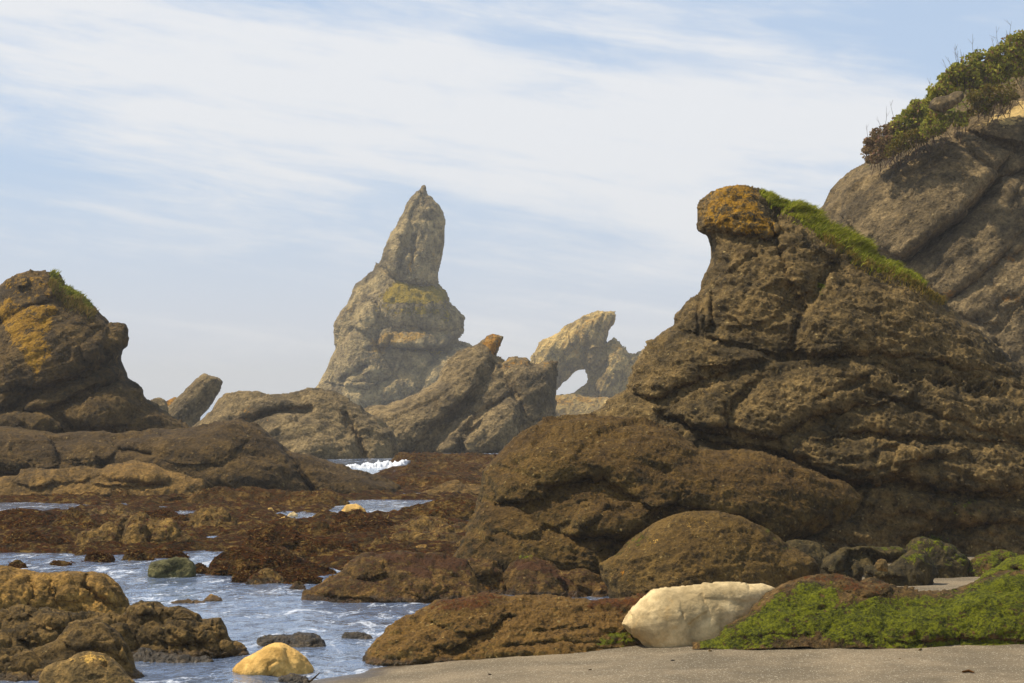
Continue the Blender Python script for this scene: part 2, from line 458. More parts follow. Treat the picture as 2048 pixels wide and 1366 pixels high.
def rock_mat(name, Y, a, b, c, clast=0.5, top=None, topamt=0.0, lichen=((150, 95, 14), (176, 128, 40)), moss=((42, 52, 4), (126, 136, 13)),
             algae=((68, 42, 16), (120, 76, 32)), ochre=(205, 170, 105), bump=1.0, algae_all=0.0, contrast=1.0, patch=0.5, streak=0.0,
             rough=0.88, spec=0.2, px=1.0, lichen_all=0.0, warm=1.0, wet=False):
    """a, b: the two main rock tones; c: patches; attributes lichen / moss / algae / ochre say where those grow"""
    m, nt = new_mat(name)
    lin = lambda r, g, b: warm_lin(r, g, b, warm)
    tc = nt.n('ShaderNodeTexCoord')
    p = nt.vmath('SCALE', tc.outputs['Object'], sc_=F / Y / px)         # photo pixels at this distance
    x, y, z = nt.xyz(p)[:3]
    big = nt.noise(p, 1 / 110, 5, 0.6, 0.4); mid = nt.noise(p, 1 / 26, 6, 0.65, 0.3); fine = nt.noise(p, 1 / 6.0, 5, 0.7)
    colr = nt.mix(nt.step(nt.math('MULTIPLY_ADD', mid, 0.6, big), 0.62, 0.98), lin(*[k * 0.86 for k in a]), lin(*[k * 1.06 for k in b]))
    pn = nt.noise(nt.vmath('ADD', p, (333.0, 91.0, 12.0)), 1 / 55, 6, 0.68, 0.6)
    colr = nt.mix(nt.step(pn, 0.56, 0.70, 0.0, patch), colr, lin(*c))
    if streak:
        sn = nt.noise(nt.comb(nt.math('MULTIPLY', x, 1.0), nt.math('MULTIPLY', y, 1.0), nt.math('MULTIPLY', z, 0.08)), 1 / 9, 4, 0.6)
        colr = nt.mix(nt.step(sn, 0.5, 0.72, 0, streak), colr, lin(*[k * 0.7 for k in c]))
    g = nt.n('ShaderNodeNewGeometry'); nz = nt.xyz(g.outputs['Normal'])[2]
    if top:
        tf = nt.step(nt.math('MULTIPLY_ADD', nt.math('SUBTRACT', mid, 0.5), 1.0, nz), 0.15, 0.75, 0, topamt)
        colr = nt.mix(tf, colr, lin(*top))
    # grain and pebbles set in the rock
    wp = nt.vmath('ADD', p, nt.vmath('SCALE', nt.noise(p, 1 / 9, 2, 0.5, 0, True), sc_=7.0))
    v1 = nt.vor(wp, 1 / 7.5); rnd = nt.xyz(v1.outputs['Color'])
    peb = nt.math('MULTIPLY', nt.step(nt.math('MULTIPLY_ADD', rnd[2], 0.22, v1.outputs['Distance']), 0.52, 0.36), nt.step(nt.math('MULTIPLY_ADD', big, 0.5, nt.math('MULTIPLY', rnd[0], 0.75)), 0.82, 0.90, 0, clast))
    pc = nt.mix(nt.step(rnd[1], 0.30, 1.0), lin(42, 37, 27), lin(176, 160, 124))
    colr = nt.mix(peb, colr, pc)
    val = nt.math('MULTIPLY_ADD', nt.math('SUBTRACT', nt.math('MULTIPLY_ADD', fine, 0.62, nt.math('MULTIPLY', mid, 0.38)), 0.5), 4.6 * contrast, 1.0)
    colr = nt.vmath('SCALE', colr, sc_=nt.math('MINIMUM', nt.math('MAXIMUM', val, 0.22), 1.7))
    # wet band just above the water, ragged
    if wet:
        gp = nt.xyz(g.outputs['Position'])[2]
        wf = nt.step(nt.math('MULTIPLY_ADD', mid, 0.16, gp), 0.19, 0.13)
        colr = nt.mix(wf, colr, nt.vmath('MULTIPLY', colr, (0.5, 0.47, 0.45)))
        rough = nt.math('MULTIPLY_ADD', wf, -0.45, rough)
    # what grows on it
    gn = nt.noise(nt.vmath('ADD', p, (71.0, 5.0, 230.0)), 1 / 20, 7, 0.7, 0.4)
    gk = nt.math('MULTIPLY', nt.math('SUBTRACT', gn, 0.5), 2.4)
    def grow(colr, an, cols, base=0.0, up=0.0, lo=0.42, hi=0.62, amt=1.0):
        f = attr(nt, an)
        if base: f = nt.math('MAXIMUM', f, base)
        f = nt.math('ADD', nt.math('MULTIPLY_ADD', nt.math('SUBTRACT', fine, 0.5), 1.3, f), gk)
        if up: f = nt.math('MULTIPLY_ADD', nt.math('SUBTRACT', nz, 0.35), up, f)
        has = nt.math('GREATER_THAN', nt.math('MAXIMUM', attr(nt, an), base), 0.02)
        f = nt.math('MULTIPLY', nt.step(f, lo, hi, 0, amt), has)
        cc = nt.mix(nt.step(nt.math('MULTIPLY_ADD', fine, 0.6, nt.math('MULTIPLY', mid, 0.4)), 0.36, 0.64), lin(*cols[0]), lin(*cols[1]))
        return nt.mix(f, colr, cc), f
    colr, _ = grow(colr, 'ochre', (ochre, [k * 1.1 for k in ochre]))
    colr, fa = grow(colr, 'algae', algae, algae_all, 0.5)
    colr, fl = grow(colr, 'lichen', lichen, lichen_all, 0.0, 0.40, 0.75, 0.9)
    colr, fm = grow(colr, 'moss', moss, 0.0, 0.35)
    # relief
    hgt = nt.math('MULTIPLY_ADD', fine, 1.3, nt.math('MULTIPLY', mid, 3.0))
    hgt = nt.math('MULTIPLY_ADD', nt.step(v1.outputs['Distance'], 0.5, 0.1), 0.5, hgt)
    fz = nt.noise(p, 1 / 3.2, 3, 0.7)
    hgt = nt.math('MULTIPLY_ADD', fz, nt.math('MULTIPLY_ADD', nt.math('MAXIMUM', fa, fm), 1.6, 0.5), hgt)
    bp = nt.n('ShaderNodeBump'); bp.inputs['Strength'].default_value = 0.9 * bump; bp.inputs['Distance'].default_value = 3.4 * Y / F * px
    nt.l(hgt, bp.inputs['Height'])
    finish(nt, colr, rough, bp.outputs[0], spec)
    return m

M = {}
M['cliff'] = rock_mat('cliff_rock', 75, (100, 88, 70), (126, 111, 88), (130, 110, 76), clast=0.35, patch=0.35, warm=0.75, ochre=(206, 182, 134), lichen=((120, 84, 30), (140, 100, 44)))
M['crag'] = rock_mat('crag_rock', 33, (82, 71, 50), (117, 100, 71), (74, 60, 42), clast=0.75, warm=0.85, patch=0.5, lichen=((110, 82, 14), (184, 142, 34)))
M['boulder'] = rock_mat('boulder_rock', 31, (70, 60, 37), (98, 83, 51), (76, 60, 34), clast=0.5, top=(94, 72, 37), topamt=0.6, patch=0.4)
M['boulder2'] = rock_mat('front_boulder_rock', 29, (80, 67, 42), (104, 88, 58), (120, 104, 74), clast=0.4, top=(104, 82, 40), topamt=0.5, patch=0.4)
M['head'] = rock_mat('headland_rock', 72, (72, 60, 41), (100, 83, 56), (62, 50, 34), clast=0.4, lichen=((130, 98, 18), (178, 142, 46)))
M['ridge'] = rock_mat('ridge_rock', 64, (58, 48, 31), (86, 71, 45), (52, 40, 25), clast=0.4, top=(100, 80, 50), topamt=0.3)
M['slabtan'] = rock_mat('tan_slab_rock', 60, (110, 90, 58), (128, 104, 66), (80, 60, 38), clast=0.3)
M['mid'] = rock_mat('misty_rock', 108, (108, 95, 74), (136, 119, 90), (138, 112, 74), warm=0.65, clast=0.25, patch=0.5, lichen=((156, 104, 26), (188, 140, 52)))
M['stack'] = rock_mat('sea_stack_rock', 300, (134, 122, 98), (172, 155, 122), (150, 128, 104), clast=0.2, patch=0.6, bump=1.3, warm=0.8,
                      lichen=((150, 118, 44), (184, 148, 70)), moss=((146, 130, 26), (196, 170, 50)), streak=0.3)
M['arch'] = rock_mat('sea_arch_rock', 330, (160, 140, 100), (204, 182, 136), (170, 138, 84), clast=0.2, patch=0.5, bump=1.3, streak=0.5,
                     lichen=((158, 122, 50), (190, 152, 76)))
M['reef'] = rock_mat('reef_rock', 42, (96, 78, 48), (130, 106, 66), (84, 62, 36), clast=0.5, algae_all=0.15, spec=0.06, bump=1.4, contrast=1.2)
M['reef_red'] = rock_mat('reef_rock_red', 40, (88, 68, 42), (118, 94, 58), (78, 54, 34), clast=0.4, algae_all=0.28, spec=0.06, bump=1.6, contrast=1.2)
M['shelf'] = rock_mat('reef_shelf_rock', 46, (84, 68, 42), (122, 100, 62), (74, 54, 32), clast=0.4, algae_all=0.22, spec=0.06, bump=1.4, contrast=1.2, algae=((58, 37, 16), (104, 66, 30)))
M['reef_far'] = rock_mat('far_reef_rock', 58, (92, 74, 48), (120, 97, 63), (88, 66, 44), clast=0.4, algae_all=0.18, spec=0.06, bump=1.3, algae=((70, 48, 20), (118, 80, 38)))
M['reef_tan'] = rock_mat('reef_rock_tan', 38, (112, 92, 56), (148, 122, 76), (100, 80, 48), clast=0.5, algae_all=0.10, bump=1.3, wet=True)
M['brown'] = rock_mat('shore_rock', 26, (92, 74, 44), (118, 94, 58), (86, 58, 48), clast=0.5, algae_all=0.15, algae=((70, 46, 34), (100, 70, 48)), patch=0.6, wet=True)
M['shore_low'] = rock_mat('low_shore_rock', 23.5, (84, 74, 46), (112, 96, 60), (100, 80, 52), clast=0.7, top=(114, 88, 50), topamt=0.8, patch=0.5, wet=True)
M['tan'] = rock_mat('tan_ledge_rock', 24, (128, 104, 62), (166, 134, 82), (104, 82, 50), clast=0.4, px=1.0, patch=0.5, wet=True)
M['grey'] = rock_mat('grey_ledge_rock', 22, (82, 70, 48), (118, 98, 66), (70, 58, 40), clast=0.5, patch=0.5, wet=True)
M['tanstone'] = rock_mat('tan_stone', 20.5, (120, 104, 78), (140, 118, 84), (178, 132, 72), clast=0.3, patch=0.5)
M['yellow'] = rock_mat('yellow_stone', 21, (216, 168, 86), (226, 182, 104), (206, 152, 76), clast=0.05, patch=0.4, contrast=0.28, bump=0.55, warm=0.0)
M['white'] = rock_mat('pale_stone', 22, (204, 178, 130), (214, 190, 144), (190, 156, 100), clast=0.05, patch=0.55, contrast=0.2, bump=0.25, warm=0.2)
M['dark'] = rock_mat('wet_dark_rock', 24, (54, 46, 36), (78, 66, 50), (60, 48, 34), clast=0.3, rough=0.55, spec=0.4)
M['darkrock'] = rock_mat('dark_boulder_rock', 27, (66, 60, 44), (88, 78, 56), (58, 60, 30), clast=0.5)  # dark olive brown tones of the boulders at the crag foot
M['green'] = rock_mat('green_grey_stone', 33, (84, 86, 66), (108, 108, 84), (70, 74, 58), clast=0.15, contrast=0.8)
M['mossy'] = rock_mat('mossy_rock', 22, (86, 72, 46), (104, 84, 56), (96, 68, 50), clast=0.6, bump=1.0, contrast=1.1)
M['wood'] = rock_mat('driftwood', 20.5, (70, 58, 48), (92, 78, 64), (60, 48, 40), clast=0.0)

def leaf_mat(name, c1, c2, c3=None, scale=6.0, rough=0.7):
    m, nt = new_mat(name); g = nt.n('ShaderNodeNewGeometry')
    oi = nt.n('ShaderNodeTexCoord')
    r = g.outputs['Random Per Island']; n = nt.noise(oi.outputs['Object'], scale, 3)
    c = nt.mix(nt.step(nt.math('MULTIPLY_ADD', r, 0.6, nt.math('MULTIPLY', n, 0.7)), 0.35, 0.95), lin(*c1), lin(*c2))
    if c3: c = nt.mix(nt.step(r, 0.86, 0.9), c, lin(*c3))
    b = nt.n('ShaderNodeBsdfPrincipled'); nt.l(c, b.inputs['Base Color']); b.inputs['Roughness'].default_value = rough
    b.inputs['Specular IOR Level'].default_value = 0.08
    t = nt.n('ShaderNodeBsdfTranslucent'); nt.l(c, t.inputs[0])
    mx = nt.n('ShaderNodeMixShader'); mx.inputs[0].default_value = 0.3; nt.l(b.outputs[0], mx.inputs[1]); nt.l(t.outputs[0], mx.inputs[2])
    o = nt.n('ShaderNodeOutputMaterial'); nt.l(mx.outputs[0], o.inputs[0]); return m
M['leaf'] = leaf_mat('shrub_leaves', (116, 120, 34), (198, 188, 74), (150, 112, 80), 1.2)
M['leaf_red'] = leaf_mat('shrub_leaves_reddish', (112, 92, 58), (168, 140, 92), (170, 126, 104), 1.2)
M['leaf_dry'] = leaf_mat('ground_cover_leaves', (110, 90, 40), (134, 120, 46), (96, 104, 26), 1.5)
M['grass'] = leaf_mat('grass_blades', (108, 116, 22), (176, 174, 54), (160, 148, 70), 2.0)
M['grass_dry'] = leaf_mat('dry_grass_blades', (120, 104, 40), (160, 132, 64), (92, 100, 26), 2.0)
M['weed'] = leaf_mat('red_seaweed', (72, 42, 14), (118, 78, 32), (146, 118, 64), 1.0, 0.95)
M['moss_tuft'] = leaf_mat('moss_tufts', (54, 70, 6), (118, 130, 18), (90, 80, 30), 2.0)
M['twig'] = leaf_mat('twigs', (88, 72, 58), (128, 104, 86), None)

def sand_mat():
    m, nt = new_mat('beach_sand'); tc = nt.n('ShaderNodeTexCoord'); p = tc.outputs['Object']
    n1 = nt.noise(p, 1.1, 5, 0.6); n2 = nt.noise(p, 60, 3, 0.8); n3 = nt.noise(p, 9, 4, 0.65)
    c = nt.mix(nt.step(n1, 0.32, 0.68), lin(108, 95, 73), lin(138, 121, 94))
    v = nt.vor(p, 95.0); rc = nt.xyz(v.outputs['Color'])
    c = nt.mix(nt.step(rc[0], 0.88, 0.92, 0, 0.75), c, nt.mix(nt.step(rc[1], 0.45, 0.55), lin(84, 72, 58), lin(206, 194, 166)))
    c = nt.vmath('SCALE', c, sc_=nt.math('MULTIPLY_ADD', nt.math('SUBTRACT', nt.math('MULTIPLY_ADD', n2, 0.6, nt.math('MULTIPLY', n3, 0.4)), 0.5), 0.9, 1.0))
    # damp band along the water's edge
    g = nt.n('ShaderNodeNewGeometry'); z = nt.xyz(g.outputs['Position'])[2]
    wet = nt.step(nt.math('MULTIPLY_ADD', n1, 0.05, z), 0.075, 0.035)
    c = nt.mix(wet, c, nt.vmath('MULTIPLY', c, (0.5, 0.47, 0.45)))
    bp = nt.n('ShaderNodeBump'); bp.inputs['Strength'].default_value = 0.6; bp.inputs['Distance'].default_value = 0.012
    nt.l(nt.math('MULTIPLY_ADD', n3, 1.6, n2), bp.inputs['Height'])
    finish(nt, c, nt.math('MULTIPLY_ADD', wet, -0.55, 0.9), bp.outputs[0], 0.25); return m
M['sand'] = sand_mat()

def water_mat():
    m, nt = new_mat('sea_water'); g = nt.n('ShaderNodeNewGeometry'); p = g.outputs['Position']
    pp = nt.vmath('MULTIPLY', p, (1.0, 0.55, 1.0))
    n1 = nt.noise(pp, 3.2, 4, 0.6, 0.6); n2 = nt.noise(pp, 9.0, 3, 0.6, 0.4); n3 = nt.noise(pp, 0.7, 3, 0.5, 0.3)
    h = nt.math('MULTIPLY_ADD', n2, 0.30, nt.math('MULTIPLY_ADD', n3, 1.5, n1))
    bp = nt.n('ShaderNodeBump'); bp.inputs['Strength'].default_value = 1.0; bp.inputs['Distance'].default_value = 0.055
    nt.l(h, bp.inputs['Height'])
    fr = nt.n('ShaderNodeFresnel'); fr.inputs['IOR'].default_value = 1.33; nt.l(bp.outputs[0], fr.inputs['Normal'])
    gl = nt.n('ShaderNodeBsdfGlossy'); gl.inputs['Roughness'].default_value = 0.06; gl.inputs['Color'].default_value = (0.90, 0.95, 1, 1)
    nt.l(bp.outputs[0], gl.inputs['Normal'])
    tr = nt.n('ShaderNodeBsdfTransparent'); tr.inputs[0].default_value = (0.62, 0.74, 0.72, 1)
    df = nt.n('ShaderNodeBsdfDiffuse'); df.inputs[0].default_value = (0.21, 0.27, 0.40, 1)
    body = nt.n('ShaderNodeMixShader'); body.inputs[0].default_value = 0.62; nt.l(tr.outputs[0], body.inputs[1]); nt.l(df.outputs[0], body.inputs[2])
    mx = nt.n('ShaderNodeMixShader'); nt.l(fr.outputs[0], mx.inputs[0]); nt.l(body.outputs[0], mx.inputs[1]); nt.l(gl.outputs[0], mx.inputs[2])
    # drifting foam flecks and lines
    fp = nt.vmath('MULTIPLY', p, (1.0, 0.42, 1.0))
    f1 = nt.noise(fp, 1.5, 6, 0.72, 1.6); f2 = nt.noise(fp, 13.0, 4, 0.75, 0.8)
    fo = nt.math('MULTIPLY', nt.step(nt.math('MULTIPLY_ADD', f2, 0.35, f1), 0.70, 0.90), 0.85)
    fd = nt.n('ShaderNodeBsdfDiffuse'); fd.inputs[0].default_value = (0.74, 0.77, 0.82, 1)
    m2 = nt.n('ShaderNodeMixShader'); nt.l(fo, m2.inputs[0]); nt.l(mx.outputs[0], m2.inputs[1]); nt.l(fd.outputs[0], m2.inputs[2])
    o = nt.n('ShaderNodeOutputMaterial'); nt.l(m2.outputs[0], o.inputs[0]); return m
M['water'] = water_mat()

def foam_mat():
    m, nt = new_mat('sea_foam'); tc = nt.n('ShaderNodeTexCoord'); n = nt.noise(tc.outputs['Object'], 5, 4, 0.7)
    bp = nt.n('ShaderNodeBump'); bp.inputs['Distance'].default_value = 0.06; nt.l(n, bp.inputs['Height'])
    finish(nt, (0.86, 0.87, 0.88, 1), 0.8, bp.outputs[0], 0.2); return m
M['foam'] = foam_mat()

# ------------------------------------------------------------------ the setting: sand, sea bed, sea, reef shelf
def axis(*segs):
    """segs of (start, stop, step) joined, each step the spacing"""
    o = []
    for a, b, st in segs: o.append(np.arange(a, b, st))
    return np.unique(np.round(np.concatenate(o + [[segs[-1][1]]]), 4))

def sm(t): t = np.clip(t, 0, 1); return t * t * (3 - 2 * t)

def sand_z(X, Y):
    t = (X + 2.03 - (Y - 21.1) * 0.42) / 4.0
    z = np.where(t > 0, 0.30 * np.minimum(t, 1) ** 0.9, np.maximum(0.32 * t, -0.62))
    z = z + 0.022 * np.maximum(X - 2, 0) + 0.004 * np.clip(Y - 21.8, 0, 12) * sm((X - 1.5) / 2.5)
    z = z + 0.06 * np.maximum(18.5 - Y, 0)
    z = z - 0.22 * sm((Y - 26.5) / 6.0) * sm((X - 2.5) / 2.0)
    far = sm((Y - 27.0) / 8.0) * sm((0.6 - X) / 3.0)
    return z * (1 - far) + (-0.62) * far

def grid_obj(name, xs, ys, zf, mat):
    X, Yy = np.meshgrid(xs, ys); Zz = zf(X, Yy)
    v = np.stack([X.ravel(), Yy.ravel(), Zz.ravel()], 1); n = len(xs)
    i, j = np.meshgrid(np.arange(len(ys) - 1), np.arange(n - 1), indexing='ij'); a = (i * n + j).ravel()
    return mesh_obj(name, v, np.stack([a, a + 1, a + n + 1, a + n], 1), mat, origin=(0, 0, 0))

def sand_full(X, Y):
    q = np.stack([X.ravel(), Y.ravel() * 0.8, np.zeros(X.size)], 1).astype(np.float32)
    n = fbm(q / 1.6, 4, 0.5).reshape(X.shape); n2 = fbm(q / 0.28 + 9, 3, 0.6).reshape(X.shape)
    return sand_z(X, Y) + 0.018 * n + 0.006 * n2
o = grid_obj('sand_beach', axis((-300, -20, 20), (-20, -4, 0.5), (-4, 9, 0.05), (9, 30, 1), (30, 300, 20)),
             axis((-60, 0, 5), (0, 17, 0.5), (17, 30, 0.05), (30, 60, 1), (60, 500, 20)), sand_full, M['sand'])
tag(o, 'grey brown sand sloping up from the water to the rocks', 'sand', kind='structure')

def sea_z(X, Y):
    q = np.stack([X.ravel(), Y.ravel() * 0.7, np.zeros(X.size)], 1).astype(np.float32)
    amp = sm((70 - Y) / 30) * sm((Y - 12) / 5)
    return amp * (0.020 * fbm(q / 1.1, 3, 0.55).reshape(X.shape) + 0.012 * fbm(q / 0.33 + 5, 3, 0.6).reshape(X.shape))
o = grid_obj('sea', axis((-2800, -100, 300), (-100, -12, 4), (-12, 1, 0.07), (1, 20, 1), (20, 100, 8), (100, 2800, 300)),
             axis((10, 19, 0.5), (19, 48, 0.09), (48, 75, 0.4), (75, 140, 3), (140, 3000, 130)), sea_z, M['water'])
tag(o, 'rippled blue grey sea water of the tidal channel', 'water', kind='structure')

# reef shelf: low weed-grown rock platform behind the channel
SHELF = P('-500,1100 0,1098 60,1100 180,1106 300,1104 420,1094 540,1110 640,1130 760,1150 960,1140 1000,1060 1000,930 860,905 700,940 720,985 830,990 880,1006 790,1022 690,1024 640,1030 600,1026 470,1006 440,1000 100,1000 90,1018 0,1020 -200,1016 -500,1000')
def to_ground(pts, z=0.08):
    Y = (EYE - z) * F / (pts[:, 1] - HZ)
    return np.stack([(pts[:, 0] - 1024) / F * Y, Y], 1)
SH = to_ground(P('-700,1104 0,1100 60,1101 180,1107 300,1105 420,1096 520,1112 640,1135 760,1160 1000,1150 1100,1060 1100,935 960,908 830,906 790,912 700,960 560,985 300,975 0,965 -700,975'))
POOLS = [to_ground(P('-600,1004 0,1002 90,1002 175,1006 110,1015 0,1019 -600,1019')), to_ground(P('705,999 740,996 860,995 866,1000 800,1010 750,1021 715,1024 690,1020')),
         to_ground(P('590,1022 640,1024 645,1028 590,1029')), to_ground(P('355,1020 385,1016 392,1025 360,1027'))]
def shelf_z(X, Y):
    sdm = sdist(X.astype(np.float32), Y.astype(np.float32), SH)
    q = np.stack([X.ravel(), Y.ravel() * 0.55, np.zeros(X.size)], 1).astype(np.float32)
    a = ridged(q / 3.2 + 3.3, 4, 0.55).reshape(X.shape); b = fbm(q / 0.9, 4, 0.6).reshape(X.shape)
    c = fbm(q / 0.16 + 4, 3, 0.7).reshape(X.shape)
    z = 0.01 + 0.12 * a + 0.09 * b + 0.035 * c
    f1, _ = worley(q / np.array([0.95, 0.85, 1], np.float32) + 0.35 * np.stack([fbm(q / 0.8, 2), fbm(q / 0.8 + 9, 2), 0 * q[:, 0]], 1))
    z = z + 0.27 * np.clip(0.62 - f1, -0.1, 1).reshape(X.shape) - 0.03
    for pl in POOLS:
        pd = sdist(X.astype(np.float32), Y.astype(np.float32), pl)
        z = z - 0.6 * sm((pd + 0.8) / 1.6)
    return z * sm(sdm / 1.5 + 0.35) - 0.55 * (1 - sm((sdm + 1.2) / 2.0))
o = grid_obj('reef', axis((-24, 4, 0.075)), axis((30, 52, 0.075), (52, 70, 0.16), (70, 112, 0.3)), shelf_z, M['shelf'])
tag(o, 'low uneven reef of weedy brown rock behind the channel', 'reef', kind='structure')

# ------------------------------------------------------------------ far sea stack and arch
SP = P('524,86 536,68 548,72 560,106 585,130 612,152 630,185 638,210 634,260 638,300 628,370 610,450 602,500 560,512 480,505 400,470 345,415 366,375 378,320 400,280 440,212 470,150 510,90', 2)
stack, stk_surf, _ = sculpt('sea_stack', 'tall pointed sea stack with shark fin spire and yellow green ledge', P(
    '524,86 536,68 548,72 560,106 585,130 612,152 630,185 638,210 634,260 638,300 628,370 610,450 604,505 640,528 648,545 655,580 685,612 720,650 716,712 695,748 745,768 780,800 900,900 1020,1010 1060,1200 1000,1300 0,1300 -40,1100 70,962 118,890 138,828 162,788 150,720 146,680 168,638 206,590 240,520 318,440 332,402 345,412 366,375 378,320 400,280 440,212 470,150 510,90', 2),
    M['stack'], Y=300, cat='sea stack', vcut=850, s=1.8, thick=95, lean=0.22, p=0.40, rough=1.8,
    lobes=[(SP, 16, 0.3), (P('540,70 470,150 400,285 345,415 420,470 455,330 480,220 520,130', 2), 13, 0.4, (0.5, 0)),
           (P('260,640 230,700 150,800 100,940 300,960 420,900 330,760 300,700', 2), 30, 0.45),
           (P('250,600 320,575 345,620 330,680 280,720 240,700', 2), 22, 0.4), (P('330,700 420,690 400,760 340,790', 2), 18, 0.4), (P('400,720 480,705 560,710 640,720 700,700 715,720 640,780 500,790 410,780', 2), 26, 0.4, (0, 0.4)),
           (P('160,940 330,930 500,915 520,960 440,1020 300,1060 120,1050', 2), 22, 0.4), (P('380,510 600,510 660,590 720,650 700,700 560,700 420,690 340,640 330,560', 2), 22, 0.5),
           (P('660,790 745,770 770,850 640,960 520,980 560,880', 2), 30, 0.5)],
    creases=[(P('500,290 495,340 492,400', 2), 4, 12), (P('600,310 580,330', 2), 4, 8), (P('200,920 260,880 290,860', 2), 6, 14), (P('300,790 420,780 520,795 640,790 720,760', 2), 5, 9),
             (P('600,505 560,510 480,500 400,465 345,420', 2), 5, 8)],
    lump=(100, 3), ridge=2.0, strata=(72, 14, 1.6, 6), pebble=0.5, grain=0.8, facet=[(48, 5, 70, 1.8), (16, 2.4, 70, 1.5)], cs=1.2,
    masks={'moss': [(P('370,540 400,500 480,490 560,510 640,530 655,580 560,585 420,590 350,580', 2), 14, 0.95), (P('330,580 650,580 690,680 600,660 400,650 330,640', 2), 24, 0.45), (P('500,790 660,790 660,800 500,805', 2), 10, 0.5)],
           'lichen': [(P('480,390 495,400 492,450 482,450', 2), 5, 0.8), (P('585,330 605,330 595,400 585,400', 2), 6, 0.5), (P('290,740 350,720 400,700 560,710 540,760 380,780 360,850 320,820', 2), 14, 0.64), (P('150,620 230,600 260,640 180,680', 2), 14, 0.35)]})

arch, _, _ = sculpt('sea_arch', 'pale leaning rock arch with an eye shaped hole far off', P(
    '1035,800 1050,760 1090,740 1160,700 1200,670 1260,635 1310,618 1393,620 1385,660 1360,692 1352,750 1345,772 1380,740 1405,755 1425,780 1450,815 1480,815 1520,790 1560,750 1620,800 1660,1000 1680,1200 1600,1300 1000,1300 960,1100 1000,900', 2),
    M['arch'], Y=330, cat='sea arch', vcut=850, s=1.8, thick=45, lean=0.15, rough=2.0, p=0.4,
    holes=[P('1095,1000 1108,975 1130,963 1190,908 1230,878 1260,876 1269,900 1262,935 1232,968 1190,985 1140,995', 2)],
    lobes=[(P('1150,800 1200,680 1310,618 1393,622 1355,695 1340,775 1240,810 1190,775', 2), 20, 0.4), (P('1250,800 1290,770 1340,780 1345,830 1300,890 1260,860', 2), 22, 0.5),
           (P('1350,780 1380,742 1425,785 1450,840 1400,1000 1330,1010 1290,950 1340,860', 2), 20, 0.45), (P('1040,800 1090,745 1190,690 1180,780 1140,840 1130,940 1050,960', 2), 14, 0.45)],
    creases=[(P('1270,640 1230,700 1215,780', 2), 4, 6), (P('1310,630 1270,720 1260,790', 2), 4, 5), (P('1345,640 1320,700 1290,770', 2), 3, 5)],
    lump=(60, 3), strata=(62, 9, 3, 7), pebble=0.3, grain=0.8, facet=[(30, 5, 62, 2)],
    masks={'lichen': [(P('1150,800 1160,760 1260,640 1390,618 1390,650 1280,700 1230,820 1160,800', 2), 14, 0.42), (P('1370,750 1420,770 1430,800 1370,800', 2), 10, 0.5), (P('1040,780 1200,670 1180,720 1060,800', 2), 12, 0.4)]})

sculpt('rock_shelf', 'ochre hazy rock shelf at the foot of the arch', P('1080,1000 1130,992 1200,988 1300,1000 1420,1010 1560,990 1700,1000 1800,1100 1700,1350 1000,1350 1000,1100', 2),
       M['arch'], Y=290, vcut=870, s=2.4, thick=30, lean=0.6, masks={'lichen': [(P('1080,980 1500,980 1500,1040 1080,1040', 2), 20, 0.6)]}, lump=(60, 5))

# ------------------------------------------------------------------ rocks in the mist
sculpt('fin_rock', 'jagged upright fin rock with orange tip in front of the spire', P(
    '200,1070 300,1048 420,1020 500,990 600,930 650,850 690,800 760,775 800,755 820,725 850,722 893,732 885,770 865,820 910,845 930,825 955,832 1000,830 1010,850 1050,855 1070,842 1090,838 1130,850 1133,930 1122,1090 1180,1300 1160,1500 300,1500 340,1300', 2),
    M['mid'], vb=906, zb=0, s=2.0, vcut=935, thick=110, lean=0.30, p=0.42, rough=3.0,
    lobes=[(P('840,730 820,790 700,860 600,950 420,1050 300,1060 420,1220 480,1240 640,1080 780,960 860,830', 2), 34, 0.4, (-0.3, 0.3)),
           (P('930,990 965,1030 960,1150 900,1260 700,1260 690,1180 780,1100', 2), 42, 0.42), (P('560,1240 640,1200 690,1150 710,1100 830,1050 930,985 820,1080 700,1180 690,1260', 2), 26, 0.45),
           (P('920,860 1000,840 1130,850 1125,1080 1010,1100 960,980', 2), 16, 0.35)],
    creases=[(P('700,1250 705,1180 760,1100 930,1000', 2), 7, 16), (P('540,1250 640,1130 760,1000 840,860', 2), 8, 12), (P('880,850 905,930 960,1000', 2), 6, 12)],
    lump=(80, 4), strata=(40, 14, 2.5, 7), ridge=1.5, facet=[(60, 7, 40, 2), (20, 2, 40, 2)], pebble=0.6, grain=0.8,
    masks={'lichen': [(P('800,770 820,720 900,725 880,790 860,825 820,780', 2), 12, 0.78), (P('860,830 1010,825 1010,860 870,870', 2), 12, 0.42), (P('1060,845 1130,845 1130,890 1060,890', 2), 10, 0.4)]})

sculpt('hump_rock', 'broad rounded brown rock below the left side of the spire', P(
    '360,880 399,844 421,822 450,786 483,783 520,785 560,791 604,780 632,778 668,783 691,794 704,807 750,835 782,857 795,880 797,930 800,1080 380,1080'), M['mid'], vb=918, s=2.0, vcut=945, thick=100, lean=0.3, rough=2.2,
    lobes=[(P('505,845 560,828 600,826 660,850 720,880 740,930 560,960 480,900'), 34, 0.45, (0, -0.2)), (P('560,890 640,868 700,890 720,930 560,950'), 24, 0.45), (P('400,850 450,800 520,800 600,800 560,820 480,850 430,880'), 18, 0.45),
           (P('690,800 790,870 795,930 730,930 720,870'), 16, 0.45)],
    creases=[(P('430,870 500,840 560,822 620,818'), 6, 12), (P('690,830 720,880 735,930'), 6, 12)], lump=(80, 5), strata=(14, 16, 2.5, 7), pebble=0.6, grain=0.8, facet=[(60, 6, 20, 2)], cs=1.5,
    masks={'lichen': [(P('420,850 500,815 560,830 520,850 440,870'), 14, 0.35)]})

